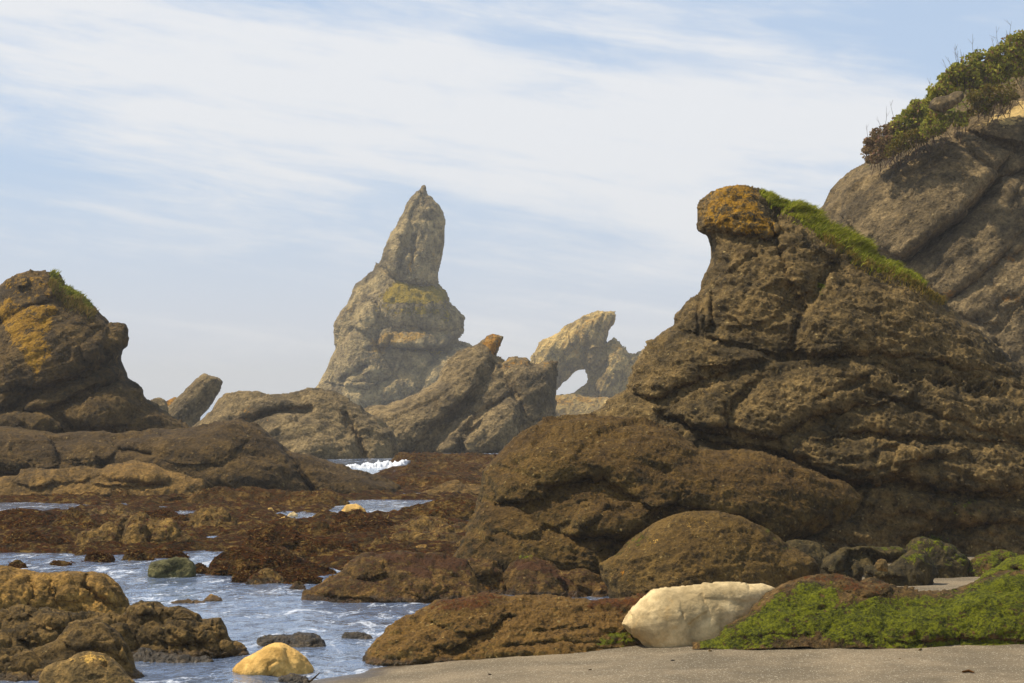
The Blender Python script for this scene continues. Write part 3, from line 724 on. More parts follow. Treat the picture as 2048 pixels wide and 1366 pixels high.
sculpt('slab_rock', 'dark square topped slab leaning to the right on the skyline', P('320,830 331,818 362,789 388,762 402,750 408,748 439,756 445,762 439,782 417,815 400,836 400,960 310,960'), M['mid'], Y=118, vcut=880, s=1.8, thick=34, lean=0.15, p=0.3, lump=(50, 2), strata=(45, 10, 1.5, 8), grain=0.6, pebble=0.4,
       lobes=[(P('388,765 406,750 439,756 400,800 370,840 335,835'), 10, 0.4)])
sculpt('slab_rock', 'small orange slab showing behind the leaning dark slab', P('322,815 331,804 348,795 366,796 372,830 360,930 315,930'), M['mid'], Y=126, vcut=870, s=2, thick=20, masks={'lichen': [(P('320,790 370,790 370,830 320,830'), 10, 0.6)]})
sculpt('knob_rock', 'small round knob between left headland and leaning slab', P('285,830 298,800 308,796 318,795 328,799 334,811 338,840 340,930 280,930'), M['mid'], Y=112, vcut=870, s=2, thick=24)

# ------------------------------------------------------------------ left headland, ridge and slab
head, head_surf, _ = sculpt('headland_rock', 'dark headland rock with orange lichen and a grassy peak at left', P(
    '-560,2000 -500,1100 -300,700 -120,420 -50,300 0,260 10,200 45,165 90,125 150,112 240,115 290,126 312,175 380,220 430,250 500,310 530,345 570,380 580,410 640,405 678,410 690,440 688,520 655,550 648,600 670,640 686,662 686,690 740,715 770,750 800,820 880,870 960,920 1040,960 1150,1010 1300,1200 1300,2000', 1),
    M['head'], Y=74, vcut=900, s=2.4, thick=150, lean=0.30, p=0.45, rough=2.4,
    lobes=[(P('20,180 100,120 290,125 330,200 510,320 580,410 560,560 640,590 480,690 200,760 0,760 -100,600 -50,300', 1), 34, 0.35, (0, 0.3)),
           (P('580,415 680,405 692,520 650,560 560,600 480,640 440,520', 1), 20, 0.4), (P('640,600 690,670 690,690 480,780 280,870 100,880 200,780', 1), 16, 0.4),
           (P('690,700 770,750 800,820 700,960 420,960 290,890 500,790', 1), 34, 0.4), (P('-100,880 270,880 400,950 300,1010 -100,980', 1), 20, 0.45), (P('780,860 880,870 1040,960 900,1010 640,1000 700,950', 1), 20, 0.45),
           (P('90,160 160,150 160,205 90,210', 1), 16, 0.4), (P('260,200 330,190 330,240 250,250', 1), 12, 0.4), (P('520,350 570,380 570,420 480,430', 1), 12, 0.4)],
    creases=[(P('648,592 500,670 330,740 200,790 60,870', 1), 8, 24), (P('686,690 520,760 400,810 280,875', 1), 5, 14), (P('0,400 90,350 160,300 330,290', 1), 5, 10), (P('0,885 270,885 400,960 600,1000', 1), 8, 18)],
    lump=(80, 6), strata=(28, 14, 2.5, 7), ridge=2, facet=[(60, 8, 28, 2), (22, 2.5, 28, 2)], pebble=0.8, grain=0.9,
    masks={'lichen': [(P('-40,320 60,250 140,300 310,310 300,420 240,480 300,570 250,620 200,720 150,640 100,560 20,440', 1), 14, 0.72), (P('20,180 90,125 250,115 300,260 200,280 60,260', 1), 16, 0.42)],
           'ochre': [(P('290,210 340,220 350,270 270,250', 1), 20, 0.25)]})

sculpt('ridge_rock', 'long dark rounded ridge below the left headland', P(
    '-300,840 -100,845 0,853 22,853 77,862 110,868 150,866 198,862 227,868 293,861 308,857 330,862 381,853 432,842 476,840 509,848 527,862 557,888 578,903 622,910 700,936 769,955 797,974 806,996 830,1060 830,1300 -400,1300 -400,900'),
    M['ridge'], vb=990, s=2.3, vcut=1015, thick=170, lean=0.26, cs=1.5, rough=2.4, p=0.4,
    lobes=[(P('300,870 400,855 476,842 530,862 570,900 620,960 640,1000 500,1000 360,990 260,960 200,920 240,880'), 60, 0.42), (P('560,890 640,920 740,955 790,990 760,1010 650,1010 600,950'), 36, 0.4),
           (P('-50,860 80,865 110,890 120,930 60,950 -100,940'), 40, 0.42), (P('110,890 200,870 240,890 210,930 130,930'), 26, 0.45), (P('680,950 780,965 800,1000 700,1010'), 20, 0.45), (P('290,880 340,866 430,850 480,845 500,880 440,930 340,930'), 14, 0.4, (0, -0.2)), (P('60,930 200,925 260,960 200,990 40,985'), 26, 0.4), (P('380,950 480,920 560,930 590,990 420,1000'), 16, 0.42)],
    creases=[(P('562,886 590,930 610,960 633,1000'), 7, 26), (P('205,930 260,955 340,970 420,990'), 8, 22), (P('190,880 235,900 300,910'), 6, 12)],
    lump=(110, 6), strata=(-10, 18, 2.5, 7), ridge=1.5, pebble=0.8, grain=0.9, facet=[(70, 5, -10, 2)])

sculpt('slab_rock', 'long pale tan slab at the foot of the left ridge', P('-200,955 0,954 37,950 40,937 73,936 110,940 146,934 205,936 212,930 264,923 304,928 330,941 366,948 403,960 410,975 380,1010 300,1040 -200,1040'),
       M['slabtan'], vb=981, zb=0.28, s=2.4, vcut=995, thick=46, lean=1.0, rough=2, lobes=[(P('190,940 264,922 310,930 340,960 260,975 180,965'), 22, 0.45), (P('37,940 120,938 150,960 60,975 30,965'), 18, 0.45)], lump=(40, 5), pebble=0.9, ridge=3, creases=[(P('150,970 200,955 240,965 330,972'), 5, 12)])

# ------------------------------------------------------------------ cliff on the right
cliff, cliff_surf, cliffY = sculpt('cliff', 'high grey brown cliff with shrubs along its top at right', P(
    '250,2600 300,2000 340,1500 395,1165 440,1090 500,1000 560,950 640,895 700,865 780,800 880,700 960,620 1060,520 1180,440 1300,380 1400,320 1497,290 1700,230 2100,170 2500,300 2700,900 2800,2600 2700,3800 300,3800', 4),
    M['cliff'], Y=75, cat='cliff', vcut=1000, s=3.0, thick=300, lean=0.42, p=0.42, rough=3,
    lobes=[(P('-60,560 0,390 80,330 250,250 460,180 640,230 760,270 680,340 620,460 500,590 400,655 260,780 100,720', 12), 58, 0.33, (0.4, 0.35)),
           (P('560,60 700,120 840,60 840,260 760,270 640,230 520,180', 12), 30, 0.4), (P('800,360 640,470 400,700 270,800 430,950 520,900 700,760 830,700', 12), 22, 0.4),
           (P('700,760 830,740 830,930 690,940 640,860', 12), 9, 0.45), (P('450,970 620,870 690,950 690,1050 600,1070 500,1020', 12), 9, 0.45)],
    creases=[(P('790,380 700,400 630,455 500,590 400,655 260,785', 12), 9, 30), (P('440,170 520,260 600,330 660,370', 12), 5, 12), (P('620,230 700,245 770,268', 12), 7, 20), (P('440,960 560,880 700,750 790,640', 12), 4, 8), (P('500,1030 590,1060 690,960', 12), 5, 8), (P('720,560 790,400', 12), 5, 10)],
    lump=(140, 8), strata=(38, 16, 3, 8), ridge=2, pebble=0.7, grain=0.9, facet=[(110, 8, 38, 2.2), (34, 2.5, 38, 2)], bed=[(38, 60, 5)],
    masks={'ochre': [(P('1230,690 1300,650 1380,620 1450,560 1600,520 1600,640 1480,650 1400,690 1330,660', 4), 16, 0.8)], 'lichen': [(P('690,940 830,930 830,960 700,970', 12), 10, 0.55), (P('690,760 760,750 740,790', 12), 8, 0.5), (P('400,930 520,890 470,940', 12), 10, 0.5)],
           'moss': [(P('640,890 780,750 960,560 1180,360 1497,215 1700,150 1700,330 1500,420 1300,480 1200,620 900,740 720,850', 4), 30, 0.3)]})
sculpt('block_rock', 'dark overhanging block of rock among the cliff top shrubs', P('985,560 1010,535 1060,520 1120,505 1160,500 1168,530 1150,560 1100,590 1060,612 1020,608 990,590', 4), M['cliff'], Y=70.8, s=2, thick=34, p=0.35, rough=1.5, lump=(30, 3))

# ------------------------------------------------------------------ great crag on the right
crag, crag_surf, cragY = sculpt('crag_rock', 'great crag with overhanging orange lichen head and grass along its back', P(
    '-40,1175 0,1150 60,1090 145,1050 150,1010 170,960 200,890 240,830 300,790 370,745 376,700 392,675 430,635 480,605 500,580 515,520 548,475 558,430 565,380 555,325 528,305 500,292 492,262 498,220 497,180 515,140 545,120 570,102 610,92 640,92 665,78 700,70 735,78 760,90 790,110 850,150 920,185 980,205 1040,250 1100,292 1200,362 1330,432 1450,490 1560,552 1660,632 1750,722 1850,792 1930,860 2000,920 2048,950 2250,1060 2600,1300 2800,1800 2800,2800 -60,2800 -60,1500', 3),
    M['crag'], Y=38.0, cat='crag', s=2.1, vcut=1160, thick=230, back=260, lean=0.34, p=0.40, rough=3.2,
    lobes=[(P('495,270 492,180 570,100 700,68 790,108 860,165 840,210 870,290 800,335 700,315 560,300', 3), 44, 0.42, (0, 0.25)),
           (P('830,205 870,180 930,182 985,235 1080,290 1180,380 1130,440 1060,520 990,640 940,610 890,500 870,400 840,270', 3), 34, 0.38),
           (P('1180,415 1240,408 1290,440 1450,500 1560,560 1660,640 1850,800 2080,980 1800,960 1500,900 1300,900 920,895 960,760 1040,600 1100,500', 3), 40, 0.36),
           (P('480,605 400,670 368,745 440,785 480,790 495,700', 3), 24, 0.45), (P('505,575 540,580 530,770 500,790 470,760 480,640', 3), 16, 0.35),
           (P('370,765 240,830 170,960 145,1050 160,1090 300,1090 480,1010 700,960 880,915 720,860 540,825', 3), 44, 0.42),
           (P('300,1185 430,1100 600,1020 780,985 640,1120 620,1230 520,1270 380,1215', 3), 40, 0.38, (0, 0.35)), (P('960,890 1040,850 1200,855 1120,900 1000,910', 3), 14, 0.45),
           (P('640,1150 800,1010 1000,950 1200,940 1380,960 1560,1010 1500,1100 1250,1140 1000,1200 850,1290 700,1280 610,1240', 3), 40, 0.38, (0, 0.3)),
           (P('1250,1150 1560,1020 1800,1090 2100,1150 2300,1300 2100,1330 1800,1300 1500,1290 1300,1260 1080,1300 960,1290 1050,1220', 3), 36, 0.38, (0, 0.3)),
           (P('430,70 520,40 700,60 900,70 1100,90 1280,120 1180,190 1060,240 960,300 800,300 640,240 520,190 440,140', 6), 46, 0.36, (0, 0.3)),
           (P('1050,120 1300,60 1500,80 1715,90 2000,100 2000,330 1715,310 1500,350 1300,350 1100,300 1000,250', 6), 40, 0.36, (0, 0.3)),
           (P('1040,340 1400,380 1715,390 1900,400 1900,520 1500,520 1250,500 1040,460', 6), 20, 0.4), (P('640,320 860,380 870,420 780,480 640,550 500,600 480,640 400,560', 6), 20, 0.4),
           (P('560,380 700,360 850,340 900,560 880,700 700,760 560,740', 3), 18, 0.45)],
    creases=[(P('540,820 700,860 860,905 960,890', 3), 6, 18), (P('850,200 840,280 880,420 930,560 980,690 940,800 920,890', 3), 6, 16), (P('510,780 540,740 535,600', 3), 4, 12), (P('480,600 470,700 475,790', 3), 3, 12),
             (P('140,1080 220,1120 320,1100', 3), 7, 20), (P('500,975 640,960 780,930 900,905', 3), 7, 18), (P('300,1185 400,1225 520,1275 610,1290', 3), 8, 26), (P('600,1130 612,1200 615,1250', 3), 4, 12),
             (P('1120,440 1180,390 1280,420', 3), 6, 12), (P('950,900 1150,900 1350,890 1500,905 1700,950 1900,1040 2048,1060', 3), 5, 13), (P('1300,1070 1450,1130 1600,1180 1750,1230 2048,1320', 3), 6, 18), (P('1050,1110 1200,1040 1330,990', 3), 6, 14),
             (P('0,75 200,130 430,155', 6), 8, 30), (P('430,160 560,190 640,262 800,322 960,318 1080,300', 6), 9, 34), (P('1040,330 1200,345 1400,392 1715,405', 6), 9, 26), (P('500,600 700,520 850,420 870,380', 6), 8, 22), (P('560,590 430,620', 6), 8, 14),
             (P('740,200 860,190 1000,120 1200,130', 6), 6, 12), (P('800,270 960,230 1100,200 1300,170', 6), 5, 12), (P('1080,640 1300,560 1500,540', 6), 14, 34)],
    lump=(110, 8), strata=(-18, 14, 3.4, 6), ridge=2.4, facet=[(64, 8, -16, 1.8), (24, 3, -16, 1.6)], bed=[(-20, 30, 5), (14, 46, 3)], pebble=1.9, grain=1.2, cs=0.75, ls=0.8, pits=5.0,
    tafoni=[(P('1600,985 1700,975 1850,1005 1960,1040 1990,1100 1850,1110 1700,1070 1610,1040', 3), 26, 18), (P('1380,960 1560,930 1600,980 1560,1040 1400,1030', 3), 18, 10), (P('480,900 720,900 740,950 520,980', 3), 12, 6)],
    masks={'lichen': [(P('490,270 492,170 570,98 700,65 760,95 780,190 850,230 880,290 820,340 700,310 560,285', 3), 16, 0.58), (P('540,110 700,66 740,90 600,130', 3), 10, 0.75)],
           'moss': [(P('1040,560 1060,540 1080,550 1060,600', 3), 10, 0.5), (P('1250,420 1480,400 1480,500 1300,520', 6), 24, 0.30), (P('1050,620 1200,570 1300,620 1300,760 1200,760 1100,700', 6), 24, 0.42)], 
           'ochre': [(P('520,1075 610,1045 640,1060 560,1085', 3), 12, 0.35)]})

# ------------------------------------------------------------------ boulders before the crag
sculpt('boulder', 'huge rounded brown boulder like a resting seal before the crag', P(
    '60,860 75,820 130,740 150,660 190,520 212,400 300,300 400,210 520,152 640,128 800,132 1000,140 1150,190 1300,290 1500,310 1700,345 1900,420 2048,480 2110,540 2060,620 1900,700 1750,760 1750,1200 1700,1700 0,1700 0,1100', 5),
    M['boulder'], vb=1150, zb=0.26, s=2.5, vcut=1215, thick=170, back=220, lean=0.48, p=0.42, rough=2.0,
    lobes=[(P('640,690 700,600 900,560 1080,545 1195,545 1150,600 1040,650 930,745 800,730 660,748', 5), 44, 0.40, (0, 0.35)), (P('210,420 300,320 640,150 1000,160 1300,300 1700,350 2048,490 2090,540 1900,640 1720,740 1500,640 1190,570 1060,600 820,440 540,480 520,560 300,560', 5), 40, 0.36, (-0.25, 0.2)),
           (P('60,870 150,640 230,570 400,590 540,690 700,760 870,730 870,820 790,920 400,900 120,900', 5), 26, 0.42),
           (P('620,640 720,560 860,560 800,640 700,700', 5), 14, 0.45)],
    creases=[(P('500,480 540,490 700,470 820,440', 5), 9, 16), (P('520,690 640,745 800,738 930,745 800,800 870,800', 5), 7, 26), (P('220,540 300,580 400,570 470,530', 5), 5, 10), (P('280,385 400,420 500,440', 5), 5, 9), (P('1050,640 1140,590 1195,540', 5), 6, 16)],
    lump=(130, 8), strata=(-8, 20, 2, 6), ridge=2.5, pebble=1.5, facet=[(80, 7, -10, 1.6), (26, 2.5, -10, 1.6)], bed=[(-12, 40, 4)], cs=0.8, pits=4.5,
    masks={'lichen': [(P('750,480 830,470 830,520 760,540', 5), 10, 0.3)], 'ochre': [(P('300,700 560,690 560,800 300,800', 5), 40, 0.12)]})

sculpt('boulder', 'smooth brown egg shaped boulder resting in front of the huge boulder', P(
    '800,870 840,845 880,820 940,755 1050,682 1200,622 1340,600 1430,608 1500,630 1640,692 1740,785 1860,842 1905,900 1895,950 1800,1000 1780,1300 1600,1500 1000,1500 880,1300 850,1000 815,940', 5),
    M['boulder2'], vb=1188, zb=0.2, s=2.4, vcut=1215, thick=165, back=150, lean=0.25, p=0.46, rough=1.4,
    lobes=[(P('1000,965 1080,960 1080,1000 1010,1005', 5), 10, 0.4), (P('1720,800 1860,845 1900,900 1880,960 1760,970 1700,880', 5), 16, 0.45)], lump=(110, 7), pebble=1.6, strata=(8, 30, 2.5, 6), facet=[(60, 5, 8, 1.6), (22, 2, 8, 1.5)], pits=3.5,
    masks={'moss': [(P('880,820 1000,710 1040,720 900,840', 5), 14, 0.3), (P('1640,690 1740,785 1700,790 1600,700', 5), 14, 0.28)], 'ochre': [(P('1020,740 1100,730 1090,760 1020,765', 5), 14, 0.4), (P('1230,650 1350,650 1340,690 1240,690', 5), 16, 0.3)], 'lichen': [(P('890,900 930,905 925,945 895,935', 5), 8, 0.5)]})

sculpt('boulder', 'low dark boulder wedged right of the egg shaped boulder', P('440,640 470,612 520,603 570,606 630,625 690,680 690,720 700,900 440,900', 6), M['darkrock'], vb=1128, zb=0.44, s=2.2, thick=36, lean=0.4, rough=2)
sculpt('boulder', 'hollowed dark mossy boulder left of the sandy gap', P('640,750 650,715 700,680 760,655 870,638 960,650 1040,640 1100,655 1090,690 1000,720 900,760 860,800 860,1000 640,1000', 6), M['darkrock'], vb=1152, zb=0.44, s=2.2, thick=50, lean=0.3, rough=2.5,
       lobes=[(P('640,750 700,690 760,680 750,770 700,790', 6), 18, 0.4), (P('870,645 1090,650 1080,690 960,720 900,700', 6), 18, 0.4)], creases=[(P('770,760 800,700 900,690 960,730', 6), 13, 34)], lump=(30, 5), blocks=[(26, 4)], masks={'moss': [(P('760,640 1090,640 1080,690 860,670', 6), 12, 0.3)]})
sculpt('boulder', 'rounded greenish boulder beside the sandy gap', P('870,770 880,750 930,745 990,750 1040,720 1080,690 1120,665 1200,660 1230,715 1250,760 1262,795 1240,820 1200,1000 900,1000', 6), M['darkrock'], vb=1160, zb=0.44, s=2.2, thick=56, lean=0.25, rough=2,
       lobes=[(P('870,765 930,745 1060,755 1090,800 960,810', 6), 20, 0.4)], lump=(36, 5), blocks=[(30, 4)], masks={'moss': [(P('1040,720 1120,665 1210,660 1240,740 1120,740', 6), 14, 0.38)]})
sculpt('boulder', 'small grey stone perched on the greenish boulder', P('925,745 940,715 965,705 985,715 1000,745 990,775 940,770', 6), M['tanstone'], Y=27.4, s=1.6, thick=12, rough=1.2)
sculpt('boulder', 'low green stone in the shadow under the crag', P('1400,740 1430,720 1480,690 1540,665 1590,655 1640,668 1690,690 1760,720 1780,900 1400,900', 6), M['mossy'], vb=1134, zb=0.44, s=2.2, thick=40, lean=0.5, masks={'moss': [(P('1380,640 1800,640 1800,800 1380,800', 6), 10, 0.42)]})
sculpt('boulder', 'dark green mossy lump at the foot of the crag', P('1080,700 1090,640 1130,605 1190,590 1260,610 1340,640 1400,690 1440,740 1440,900 1100,900', 6), M['darkrock'], vb=1135, zb=0.44, s=2.2, thick=50, lean=0.4, masks={'moss': [(P('1080,580 1440,580 1440,760 1080,760', 6), 10, 0.24)]}, blocks=[(30, 4)])

# ------------------------------------------------------------------ pale stone and moss rocks on the sand
sculpt('pale_boulder', 'large pale cream angular boulder on the edge of the sand', P('908,1168 930,1130 960,1090 1020,1040 1060,1000 1090,994 1250,982 1350,970 1450,966 1560,976 1620,975 1660,985 1692,1000 1665,1060 1620,1130 1570,1220 1500,1310 1400,1400 1080,1400 1040,1310 1000,1250 940,1205', 5),
       M['white'], Y=22.55, s=2.0, vcut=1325, thick=80, lean=0.15, p=0.28, rough=1.3, lobes=[(P('910,1170 1020,1040 1080,996 1300,1030 1340,1100 1250,1180 1270,1300 1080,1300 1000,1245', 5), 12, 0.35, (-0.2, 0)), (P('1080,996 1450,966 1690,1000 1600,1050 1350,1040 1300,1030', 5), 3, 0.45)],
       creases=[(P('1215,1120 1217,1136', 5), 3, 4), (P('1548,997 1555,1003', 5), 3, 5), (P('1215,1250 1240,1210 1280,1180 1350,1130', 5), 3, 1.6), (P('1010,1060 1180,1040 1300,1040 1560,1062', 5), 14, 2)], lump=(110, 5), pebble=0.05, grain=0.22, strata=(8, 26, 1.0, 8), facet=[(120, 9, 20, 1.4), (46, 1.0, 20, 1.4)],
       masks={'lichen': [(P('1000,1180 1100,1230 1180,1290 1050,1290', 5), 30, 0.10)]})

sculpt('mossy_rock', 'bright green mossy rock sprawling on the sand at right', P(
    '-40,1155 0,1140 60,1128 120,1092 160,1042 250,1008 280,960 380,880 470,835 550,806 600,800 640,792 700,790 735,784 790,798 830,825 870,832 920,810 960,825 1000,850 1060,872 1200,884 1350,880 1440,850 1560,800 1640,772 1715,776 1850,762 2000,800 2150,900 2200,1100 2200,1600 0,1600', 6),
    M['mossy'], vb=1289, zb=0.38, s=2.1, vcut=1300, thick=84, back=90, lean=0.85, p=0.42, rough=3.0,
    lobes=[(P('120,1095 280,960 550,806 690,795 720,900 740,1010 650,1110 400,1110 130,1140', 6), 9, 0.5), (P('700,790 830,825 900,820 1000,850 1010,890 880,910 780,890', 6), 12, 0.45), (P('720,960 880,920 1050,960 1000,1050 960,1120 740,1120 720,1060', 6), 7, 0.5),
           (P('960,1110 1000,1030 1150,940 1450,860 1640,775 1900,800 2050,1000 1900,1150 1500,1130 1100,1150 1000,1150', 6), 26, 0.5)],
    lump=(80, 9), ridge=3.0, facet=[(40, 4, 0, 1.5)], pebble=1.0, grain=0.9, fuzz=0.2,
    masks={'moss': [(P('0,1130 130,1090 260,1020 330,960 440,890 560,850 690,840 740,900 720,960 880,930 1060,910 1250,920 1440,870 1600,800 1715,790 2200,800 2200,1250 1715,1230 1300,1190 1080,1210 950,1180 720,1170 620,1110 560,1120 300,1190 0,1190', 6), 22, 0.66)],
           'algae': [(P('280,960 550,800 740,785 860,830 1000,850 980,900 880,910 720,860 600,830 400,900 300,980', 6), 16, 0.22)]})
sculpt('mossy_rock', 'green mossy rock behind the sprawling mossy rock at right edge', P('1440,840 1470,815 1500,780 1600,742 1640,705 1715,690 1850,668 2000,690 2100,760 2100,1100 1400,1100', 6), M['mossy'], vb=1170, zb=0.44, s=2.2, thick=60, lean=0.6, rough=2.5, vcut=1200, lump=(40, 5),
       masks={'moss': [(P('1440,660 2100,640 2100,900 1440,900', 6), 10, 0.62)]}, fuzz=0.8, lobes=[(P('1600,740 1715,690 2000,690 2000,760 1715,770', 6), 20, 0.4)])

sculpt('shore_rock', 'long low brown rock between the channel and the pale boulder', P(
    '725,1320 735,1300 745,1285 780,1250 830,1225 850,1212 870,1200 930,1195 948,1189 975,1185 1000,1189 1020,1190 1100,1190 1180,1200 1250,1196 1290,1190 1330,1192 1360,1220 1340,1290 1310,1310 1310,1400 1200,1500 800,1500 730,1400'),
    M['shore_low'], vb=1333, zb=0.02, s=2.2, vcut=1350, thick=92, lean=0.75, p=0.45, rough=2.4,
    lobes=[(P('850,1220 870,1200 975,1185 1010,1215 1000,1250 960,1275 900,1262 860,1240'), 20, 0.42), (P('880,1270 930,1255 950,1280 900,1300 860,1290'), 16, 0.45), (P('960,1290 1020,1245 1120,1240 1240,1250 1300,1290 1290,1320 1120,1325 980,1320'), 18, 0.40),
           (P('1040,1300 1140,1285 1280,1295 1290,1325 1060,1330'), 16, 0.4), (P('735,1310 790,1265 850,1262 880,1310 820,1335 740,1330'), 14, 0.45)],
    creases=[(P('940,1280 980,1262 1010,1238 1030,1235'), 5, 14), (P('1020,1232 1026,1236'), 5, 22), (P('1010,1295 1100,1285 1200,1290'), 4, 9), (P('1060,1262 1180,1258 1260,1268'), 4, 8), (P('1180,1300 1260,1300 1300,1310'), 5, 10)],
    lump=(60, 6), strata=(8, 18, 4, 5), ridge=4, pebble=1.7, blocks=[(36, 3), (16, 1.5)], masks={'moss': [(P('1200,1272 1240,1262 1290,1285 1250,1292 1190,1290'), 14, 0.55)], 'lichen': [(P('780,1260 860,1235 900,1250 860,1270 800,1280'), 30, 0.16)],
          'algae': [(P('860,1215 880,1198 980,1186 1000,1200 960,1215 900,1225'), 20, 0.36), (P('1180,1195 1330,1190 1330,1215 1180,1215'), 16, 0.4)]})

sculpt('shore_rock', 'yellow brown knobbly rock at the foot of the huge boulder', P('30,1060 50,970 80,880 150,842 210,845 270,856 340,920 385,990 400,1080 400,1300 30,1300', 5), M['brown'], vb=1189, s=2.1, thick=46, lean=0.5, rough=2.6, blocks=[(34, 5)], lump=(34, 5), vcut=1215,
       masks={'lichen': [(P('50,1000 90,900 200,930 330,960 300,1010 100,1010', 5), 20, 0.36)]}, lobes=[(P('90,880 260,856 300,920 160,950', 5), 14, 0.4)])
sculpt('shore_rock', 'purplish sloping rock between knobbly rock and egg shaped boulder', P('330,900 345,870 400,830 450,826 500,840 600,900 720,890 800,930 860,1000 880,1050 900,1300 330,1300', 5), M['brown'], vb=1194, s=2.1, thick=56, lean=0.7, rough=2.4, vcut=1215,
       lobes=[(P('350,900 480,840 560,900 640,1000 600,1040 420,1020', 5), 18, 0.4)], creases=[(P('520,850 600,920 700,990 760,1040', 5), 6, 12)], blocks=[(40, 3)], masks={'algae': [(P('350,860 420,828 500,840 600,910 660,960 620,990 520,900 400,900', 5), 16, 0.65)], 'moss': [(P('380,830 450,825 440,850 390,850', 5), 10, 0.5)]})
sculpt('shore_rock', 'broad brown reef rock sloping into the channel before the huge boulder', P(
    '750,735 830,700 920,640 1010,600 1030,570 1060,530 1150,485 1250,480 1400,475 1600,480 1820,520 1850,560 1900,650 1950,900 1900,1200 700,1200', 9), M['brown'], vb=1205, s=2.2, vcut=1225, thick=60, lean=1.0, rough=2.4, p=0.45,
    lobes=[(P('1020,600 1060,540 1150,490 1260,520 1300,600 1200,660 1080,650', 9), 18, 0.42), (P('1280,560 1600,600 1720,700 1560,800 1350,720', 9), 14, 0.45), (P('760,735 1000,640 1250,680 1500,760 1520,830 1200,800 900,760', 9), 14, 0.45)], blocks=[(40, 4), (18, 2)], lump=(40, 5), ridge=3, pebble=1.2,
    masks={'algae': [(P('1250,480 1820,500 1850,560 1750,620 1500,560 1300,540', 9), 16, 0.55), (P('1310,550 1600,580 1620,640 1480,620', 9), 12, 0.7)], 'lichen': [(P('800,720 1000,640 1500,740 1500,800 1000,760', 9), 30, 0.14)]})

# ------------------------------------------------------------------ ledges at lower left
sculpt('ledge_rock', 'golden brown knobbly ledge top of the outcrop at lower left', P('-250,1120 -60,1126 0,1132 10,1133 26,1136 67,1145 95,1147 122,1143 156,1143 190,1146 208,1149 230,1165 252,1195 263,1221 272,1260 260,1400 -250,1400'), M['tan'], vb=1262, s=2.0, vcut=1300, thick=80, lean=0.35, rough=2.2, p=0.42,
       lobes=[(P('-60,1135 20,1140 60,1150 66,1190 50,1218 0,1222 -60,1215'), 24, 0.42), (P('62,1150 100,1148 112,1180 100,1215 60,1215'), 14, 0.42), (P('100,1148 150,1146 172,1160 178,1190 150,1205 108,1195'), 16, 0.42), (P('176,1150 210,1150 235,1175 250,1200 236,1215 200,1200 175,1180'), 22, 0.4), (P('150,1205 200,1205 250,1215 255,1240 190,1240'), 16, 0.4)],
       creases=[(P('172,1150 168,1172 185,1185 200,1195'), 4, 14), (P('66,1150 66,1200'), 4, 10), (P('100,1165 110,1210'), 4, 8), (P('195,1195 205,1198'), 5, 12)], lump=(34, 4), blocks=[(40, 5)], pebble=1.0)
sculpt('ledge_rock', 'row of rounded grey brown knobs under the golden ledge', P('-250,1210 -40,1222 0,1222 12,1215 37,1208 60,1215 74,1222 80,1216 97,1218 130,1222 150,1226 185,1222 230,1230 262,1235 285,1255 300,1300 310,1500 -250,1500'), M['grey'], vb=1318, s=2.0, vcut=1340, thick=70, lean=0.6, rough=2.2,
       lobes=[(P('0,1225 37,1210 62,1222 50,1240 10,1240'), 16, 0.42), (P('60,1225 97,1218 148,1228 150,1250 100,1262 60,1245'), 20, 0.42), (P('30,1250 90,1245 118,1262 110,1285 60,1290 35,1272'), 20, 0.42), (P('-40,1265 20,1256 55,1275 55,1300 -40,1310'), 22, 0.42), (P('185,1228 240,1232 262,1255 240,1275 195,1260'), 18, 0.42), (P('60,1285 110,1290 100,1320 40,1320'), 14, 0.42)], blocks=[(62, 13), (28, 3)], lump=(30, 4), pebble=1.1,
       masks={'lichen': [(P('60,1225 150,1225 150,1250 60,1250'), 20, 0.12)]})
sculpt('ledge_rock', 'dark humped knob in the middle of the lower left outcrop', P('40,1330 60,1305 100,1285 111,1277 141,1247 155,1240 167,1239 208,1247 237,1269 252,1290 262,1305 271,1336 289,1351 292,1366 300,1500 30,1500'), M['grey'], vb=1362, s=2.0, vcut=1395, thick=66, lean=0.4, rough=2.0,
       lobes=[(P('115,1280 160,1240 208,1248 250,1290 262,1330 220,1300 150,1300'), 18, 0.4), (P('232,1272 245,1290 240,1310 225,1295'), -14, 0.5)], blocks=[(70, 9), (28, 2)], lump=(36, 4), pebble=1.0)
sculpt('ledge_rock', 'knobbly low rock at the left edge below the golden ledge', P('-200,1300 -30,1310 0,1300 30,1292 60,1300 85,1322 100,1345 110,1400 110,1500 -200,1500'), M['grey'], vb=1364, s=2.0, vcut=1395, thick=50, lean=0.5, blocks=[(54, 12), (24, 2)], lump=(30, 4), pebble=1.0)
sculpt('ledge_stone', 'smooth tan stone resting at the bottom left corner of the outcrop', P('80,1352 89,1336 110,1326 141,1317 150,1310 163,1303 180,1303 208,1308 222,1318 237,1332 252,1348 268,1364 290,1400 280,1500 60,1500'), M['tanstone'], vb=1380, s=1.8, vcut=1410, thick=52, lean=0.3, rough=1.5, p=0.4, lump=(40, 3), pebble=0.3, grain=0.7,
       creases=[(P('212,1330 214,1334'), 4, 8), (P('180,1358 205,1352'), 4, 7)], masks={'ochre': [(P('140,1318 165,1303 210,1308 230,1325 200,1328 160,1326'), 14, 0.45)]})
